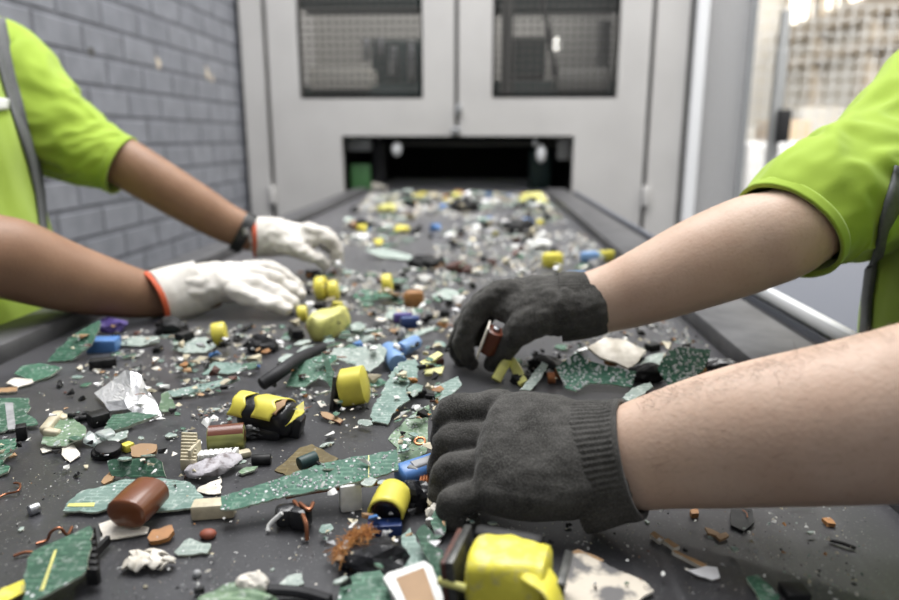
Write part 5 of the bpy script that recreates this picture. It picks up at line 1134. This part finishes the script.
for k in range(7):
    for key, mm in (('green', ['pcb_mid', 'edge']), ('dark', ['pcb_dark', 'edge']), ('soldered', ['pcb_solder', 'edge']), ('teal', ['pcb_teal', 'edge']), ('pale', ['pcb_pale', 'edge'])):
        an = [i * 6.283 / 6 + r_.uniform(-.4, .4) for i in range(6)]; e = r_.uniform(.45, .9)
        pts = [(math.cos(t) * r_.uniform(.65, 1), math.sin(t) * e * r_.uniform(.65, 1)) for t in an]
        pts = [(x * .014, y * .014) for x, y in pts]
        proto(key, MB().prism(jag_poly(pts, .003, .0008, r_), 0, .0016), mm)
for k in range(6):
    for key, m, fl in (('white', 'white_pl', .45), ('cream', 'cream_pl', .5), ('paper', 'paper', .22), ('grey', 'grey_pl', .4), ('black', 'black_pl', .6), ('amber', 'amber', .5), ('yellow', 'yellow', .6), ('blue', 'blue_pl', .6), ('brown', 'rust', .5), ('tan', 'tan', .3), ('foil', 'foil', .4)):
        mb = hull(r_); mb.v = [V((v.x * .006, v.y * .0045, (v.z + 1) * .006 * fl)) for v in mb.v]; proto(key, mb, [m])
for k in range(3):
    mb = MB().box((0, 0, .004), (.016, .010, .008), None, .0008)
    for i in range(4): mb.box((-.006 + i * .004, -.0056, .0025), (.0016, .0016, .004))
    proto('chip', mb, ['black_pl'])
    proto('drum', MB().cyl((-.006, 0, .0042), (.006, 0, .0042), .0042, 18, .15), ['black_pl'], True)
    proto('wire', MB().tube([(-.010, 0, .001), (-.004, .003 * (k - 1), .0025), (.003, -.002, .002), (.011, .002 * k, .001)], .0008, 6, 3), ['copper'], True)
# kind -> (object name, words, category, base size)
KIND = {'green': ('board_scrap', 'torn green board scrap', 'board scrap'), 'dark': ('board_scrap', 'dark green board scrap', 'board scrap'), 'soldered': ('board_scrap', 'soldered green board scrap', 'board scrap'), 'teal': ('board_scrap', 'dusty teal board scrap', 'board scrap'), 'pale': ('board_scrap', 'pale dusty board scrap', 'board scrap'),
        'white': ('plastic_chip', 'white plastic chip', 'plastic chip'), 'cream': ('plastic_chip', 'cream plastic chip', 'plastic chip'), 'paper': ('paper_flake', 'torn cream paper flake', 'paper flake'), 'grey': ('plastic_chip', 'grey plastic chip', 'plastic chip'), 'black': ('black_fragment', 'black plastic fragment', 'fragment'), 'amber': ('resin_crumb', 'amber resin crumb', 'crumb'), 'yellow': ('tape_scrap', 'yellow plastic crumb', 'crumb'), 'blue': ('plastic_crumb', 'blue plastic crumb', 'crumb'), 'brown': ('core_fragment', 'brown core fragment', 'fragment'), 'tan': ('card_sliver', 'tan card sliver', 'sliver'), 'foil': ('foil_scrap', 'shiny foil scrap', 'foil scrap'), 'chip': ('chip', 'black legged chip', 'chip'), 'drum': ('drum_capacitor', 'small black drum', 'drum'), 'wire': ('copper_strand', 'bent copper strand', 'wire')}
MIXS = {'pile': dict(green=7, dark=5, soldered=6, teal=6, pale=8, white=10, cream=9, paper=7, grey=8, black=14, amber=3, yellow=1.5, blue=1.2, brown=3, tan=3, foil=3, chip=3, drum=2, wire=3),
        'far': dict(green=5, dark=6, soldered=2, teal=6, pale=12, white=22, cream=10, paper=9, grey=9, black=14, amber=3, yellow=2.5, blue=2, brown=3, tan=3, foil=3, chip=2, drum=1),
        'dark': dict(green=5, dark=9, soldered=4, teal=3, pale=5, white=7, cream=5, paper=4, grey=8, black=26, amber=4, brown=5, tan=3, foil=4, chip=6, drum=3, wire=5),
        'near': dict(green=3, dark=2, soldered=2, teal=4, pale=6, white=15, cream=8, paper=9, grey=8, black=10, amber=3, brown=3, tan=4, foil=2, chip=1, drum=1, wire=3)}
REG = [ # (pixel polygon, count, mix, size range in px of the longer half-size)
 ([(372, 194), (545, 194), (556, 214), (352, 214)], 190, 'far', (3.6, 9.5)),
 ([(352, 214), (556, 214), (590, 240), (420, 252), (338, 244)], 135, 'far', (4.5, 11)),
 ([(430, 245), (600, 240), (620, 262), (520, 285), (460, 290), (400, 278)], 95, 'far', (4, 9)),
 ([(300, 272), (400, 272), (470, 292), (456, 350), (372, 352), (300, 330), (280, 300)], 150, 'pile', (4.5, 12)),
 ([(150, 330), (300, 326), (380, 350), (376, 400), (310, 380), (180, 372)], 110, 'pile', (4.5, 12)),
 ([(60, 330), (150, 330), (180, 372), (240, 400), (200, 430), (60, 400)], 80, 'near', (3, 9)),
 ([(180, 372), (330, 385), (385, 420), (330, 450), (205, 428)], 80, 'near', (3, 9)),
 ([(395, 350), (452, 360), (440, 400), (430, 470), (400, 470), (395, 420)], 75, 'pile', (4, 10)),
 ([(500, 368), (560, 345), (640, 345), (720, 350), (745, 392), (640, 398), (560, 392)], 62, 'dark', (4, 10)),
 ([(560, 320), (680, 322), (720, 350), (600, 345)], 22, 'near', (3, 7)),
 ([(0, 405), (210, 425), (260, 470), (200, 500), (0, 480)], 58, 'near', (3, 8)),
 ([(245, 495), (440, 480), (450, 600), (330, 600), (320, 530)], 44, 'pile', (4, 11)),
 ([(20, 490), (320, 520), (330, 600), (110, 600), (20, 545)], 16, 'near', (2, 4)),
 ([(560, 525), (830, 505), (880, 600), (560, 600)], 30, 'near', (2, 4.5)),
 ([(460, 520), (560, 535), (560, 560), (470, 560)], 8, 'near', (3, 6)),
]
SCR = []
def pick(mx_):
    t = rng.random() * sum(mx_.values())
    for k, v in mx_.items():
        t -= v
        if t <= 0: return k
    return k
for poly, cnt, mixn, (s0, s1) in REG:
    xs = [p[0] for p in poly]; ys = [p[1] for p in poly]; n = 0; tries = 0
    while n < cnt and tries < cnt * 40:
        tries += 1; px, py = rng.uniform(min(xs), max(xs)), rng.uniform(min(ys), max(ys))
        if not inpoly(px, py, poly): continue
        q = PB(px, py); z = topx(q)[2]
        if not (BL + .03 < q.x < BR - .03): continue
        if mixn == 'far' and tries < cnt * 30 and noise.noise(V((q.x * 5.5, q.y * 3.2, 2.2))) < -.10: continue
        key = pick(MIXS[mixn]); brd = KIND[key][0] == 'board_scrap'
        spx = lerp(s0, s1, rng.random() ** 1.7) * (1.35 if brd else .85)
        size = spx * z / F; base = .014 if brd else (.009 if key in ('chip', 'drum', 'wire') else .006)
        sc = size / base
        if key in ('chip', 'drum', 'wire'): sc = min(max(sc, .5), 1.6)
        sz = (sc, sc, sc if not brd else max(.8, min(sc, 1.6)))
        me = rng.choice(PR[key]); hz = hm_get(q.x, q.y, size * .45)
        if hz > (.004 if mixn == 'dark' else .035): continue
        tilt = rng.uniform(0, .18 if hz < .002 else .5) if brd or key in ('paper', 'tan') else rng.uniform(0, .3)
        Mx = Matrix.Rotation(rng.uniform(0, 6.283), 4, 'Z') @ Matrix.Rotation(tilt, 4, 'X') @ Matrix.Diagonal((sz[0], sz[1], sz[2], 1))
        lo = min((Mx @ v.co).z for v in me.vertices); hi = max((Mx @ v.co).z for v in me.vertices)
        Mx = Matrix.Translation((q.x, q.y, BZ + hz * .85 - lo + .0002)) @ Mx
        o = bpy.data.objects.new(KIND[key][0], me); COL.objects.link(o); o.matrix_world = Mx; o['category'] = KIND[key][2]
        hm_put(q.x, q.y, size * .4, hz * .85 + (hi - lo) * .7)
        SCR.append((o, key, *topx(q)[:2], spx)); n += 1
# labels: by look, then by the piece they lie beside
def where(px, py, lx, ly):
    dx, dy = px - lx, (py - ly) * 1.3
    if abs(dx) > abs(dy): return 'left of' if dx < 0 else 'right of'
    return 'behind' if dy < 0 else 'in front of'
used = {}
for o, key, px, py, s in SCR:
    ln = sorted(LAND, key=lambda l: (l[1] - px) ** 2 + ((l[2] - py) * 1.3) ** 2)[:4]
    size = 'tiny' if s < 4 else ('small' if s < 8 else 'larger')
    done = False
    for l in ln:
        for lab in ('%s %s %s %s' % (size, KIND[key][1], where(px, py, l[1], l[2]), l[0]),):
            if lab not in used: used[lab] = (o, l, px, py); o['label'] = lab; done = True; break
        if done: break
    if not done:
        l, l2 = ln[0], ln[1]
        lab = '%s %s %s %s' % (size, KIND[key][1], where(px, py, l[1], l[2]), l[0])
        used.setdefault('#' + lab, []).append(o)
        k = len(used['#' + lab]); words = ['second', 'third', 'fourth', 'fifth', 'sixth', 'seventh', 'eighth', 'ninth', 'tenth', 'eleventh', 'twelfth']
        o['label'] = '%s, %s' % (lab, words[k - 1]) if k <= len(words) else lab + ', farther out'
    o['group'] = KIND[key][1] + 's scattered on the belt'
# grit nobody could count
gm = ['white_pl', 'cream_pl', 'grey_pl', 'black_pl', 'pcb_pale', 'pcb_teal', 'amber', 'paper']
gb = MB(); rr = random.Random(99)
def grit(n, poly, s0, s1):
    xs = [p[0] for p in poly]; ys = [p[1] for p in poly]; k = 0
    while k < n:
        px, py = rr.uniform(min(xs), max(xs)), rr.uniform(min(ys), max(ys))
        if not inpoly(px, py, poly): continue
        k += 1; q = PB(px, py)
        if not (BL + .01 < q.x < BR - .005): continue
        s = lerp(s0, s1, rr.random() ** 2.5) * topx(q)[2] / F; hz = hm_get(q.x, q.y, 0)
        if hz > .005 and rr.random() < .85 or hz > .016: continue
        if len(poly) < 9 and s1 > 2 and noise.noise(q * 5.0) < -.12: continue
        a = rr.uniform(0, 6.283); ca, sa = math.cos(a), math.sin(a); vs = []
        for x, y, zz in ((-1, -.6, 0), (1, -.5, 0), (.2, .8, 0), (rr.uniform(-.5, .5), rr.uniform(-.3, .3), rr.uniform(.4, 1.1))):
            x *= s * rr.uniform(.7, 1.3); y *= s * rr.uniform(.6, 1.1); vs.append((q.x + x * ca - y * sa, q.y + x * sa + y * ca, BZ + hz + zz * s))
        gb.add(vs, [[0, 2, 1], [0, 1, 3], [1, 2, 3], [2, 0, 3]], rr.choices(range(8), (26, 16, 18, 16, 8, 7, 3, 12))[0])
for poly, cnt, mixn, s in REG: grit(int(cnt * ({'far': 20, 'pile': 24, 'dark': 22, 'near': 16}[mixn])), poly, .5, 3.2)
grit(2600, [(0, 380), (300, 340), (450, 380), (450, 600), (-20, 600)], .35, 1.5)
grit(900, [(300, 240), (640, 250), (720, 350), (560, 345), (400, 330)], .5, 1.6)
grit(1300, [(560, 500), (860, 500), (899, 600), (450, 600), (450, 530)], .3, 1.3)
g = obj('grit', gb, gm, None, False); tag(g, 'fine pale and dark grit strewn over the black belt', 'grit', kind='stuff')
# ------------------------------------------------------------------ light
w = bpy.data.worlds.new('world'); SC.world = w; w.use_nodes = True
bg = w.node_tree.nodes['Background']; t_ = w.node_tree; tcw = t_.nodes.new('ShaderNodeTexCoord'); sxw = t_.nodes.new('ShaderNodeSeparateXYZ'); rw = t_.nodes.new('ShaderNodeValToRGB')
t_.links.new(tcw.outputs['Generated'], sxw.inputs[0]); t_.links.new(sxw.outputs[2], rw.inputs[0]); t_.links.new(rw.outputs[0], bg.inputs[0])
e = rw.color_ramp.elements; e[0].position = 0.0; e[0].color = (.22, .225, .23, 1); e[1].position = .85; e[1].color = (.95, .98, 1.0, 1)   # overcast: brightest overhead
bg.inputs[1].default_value = .78
def area(name, loc, sx, sy, power, col, target):
    d = bpy.data.lights.new(name, 'AREA'); d.shape = 'RECTANGLE'; d.size = sx; d.size_y = sy; d.energy = power; d.color = col
    o = bpy.data.objects.new(name, d); COL.objects.link(o); o.location = loc
    o.rotation_euler = (V(target) - V(loc)).to_track_quat('-Z', 'Y').to_euler(); return o
area('hall_lamp', (-.2, 1.7, 4.1), 2.0, 2.4, 215, (1.0, .99, .98), (0, 1.3, .9))  # added soft key from above, no fixture in view
area('hall_lamp', (2.4, 3.4, 4.4), 2.0, 1.6, 330, (1.0, .97, .92), (3.0, 6.4, .7))  # added to brighten the bales and wall behind the fence
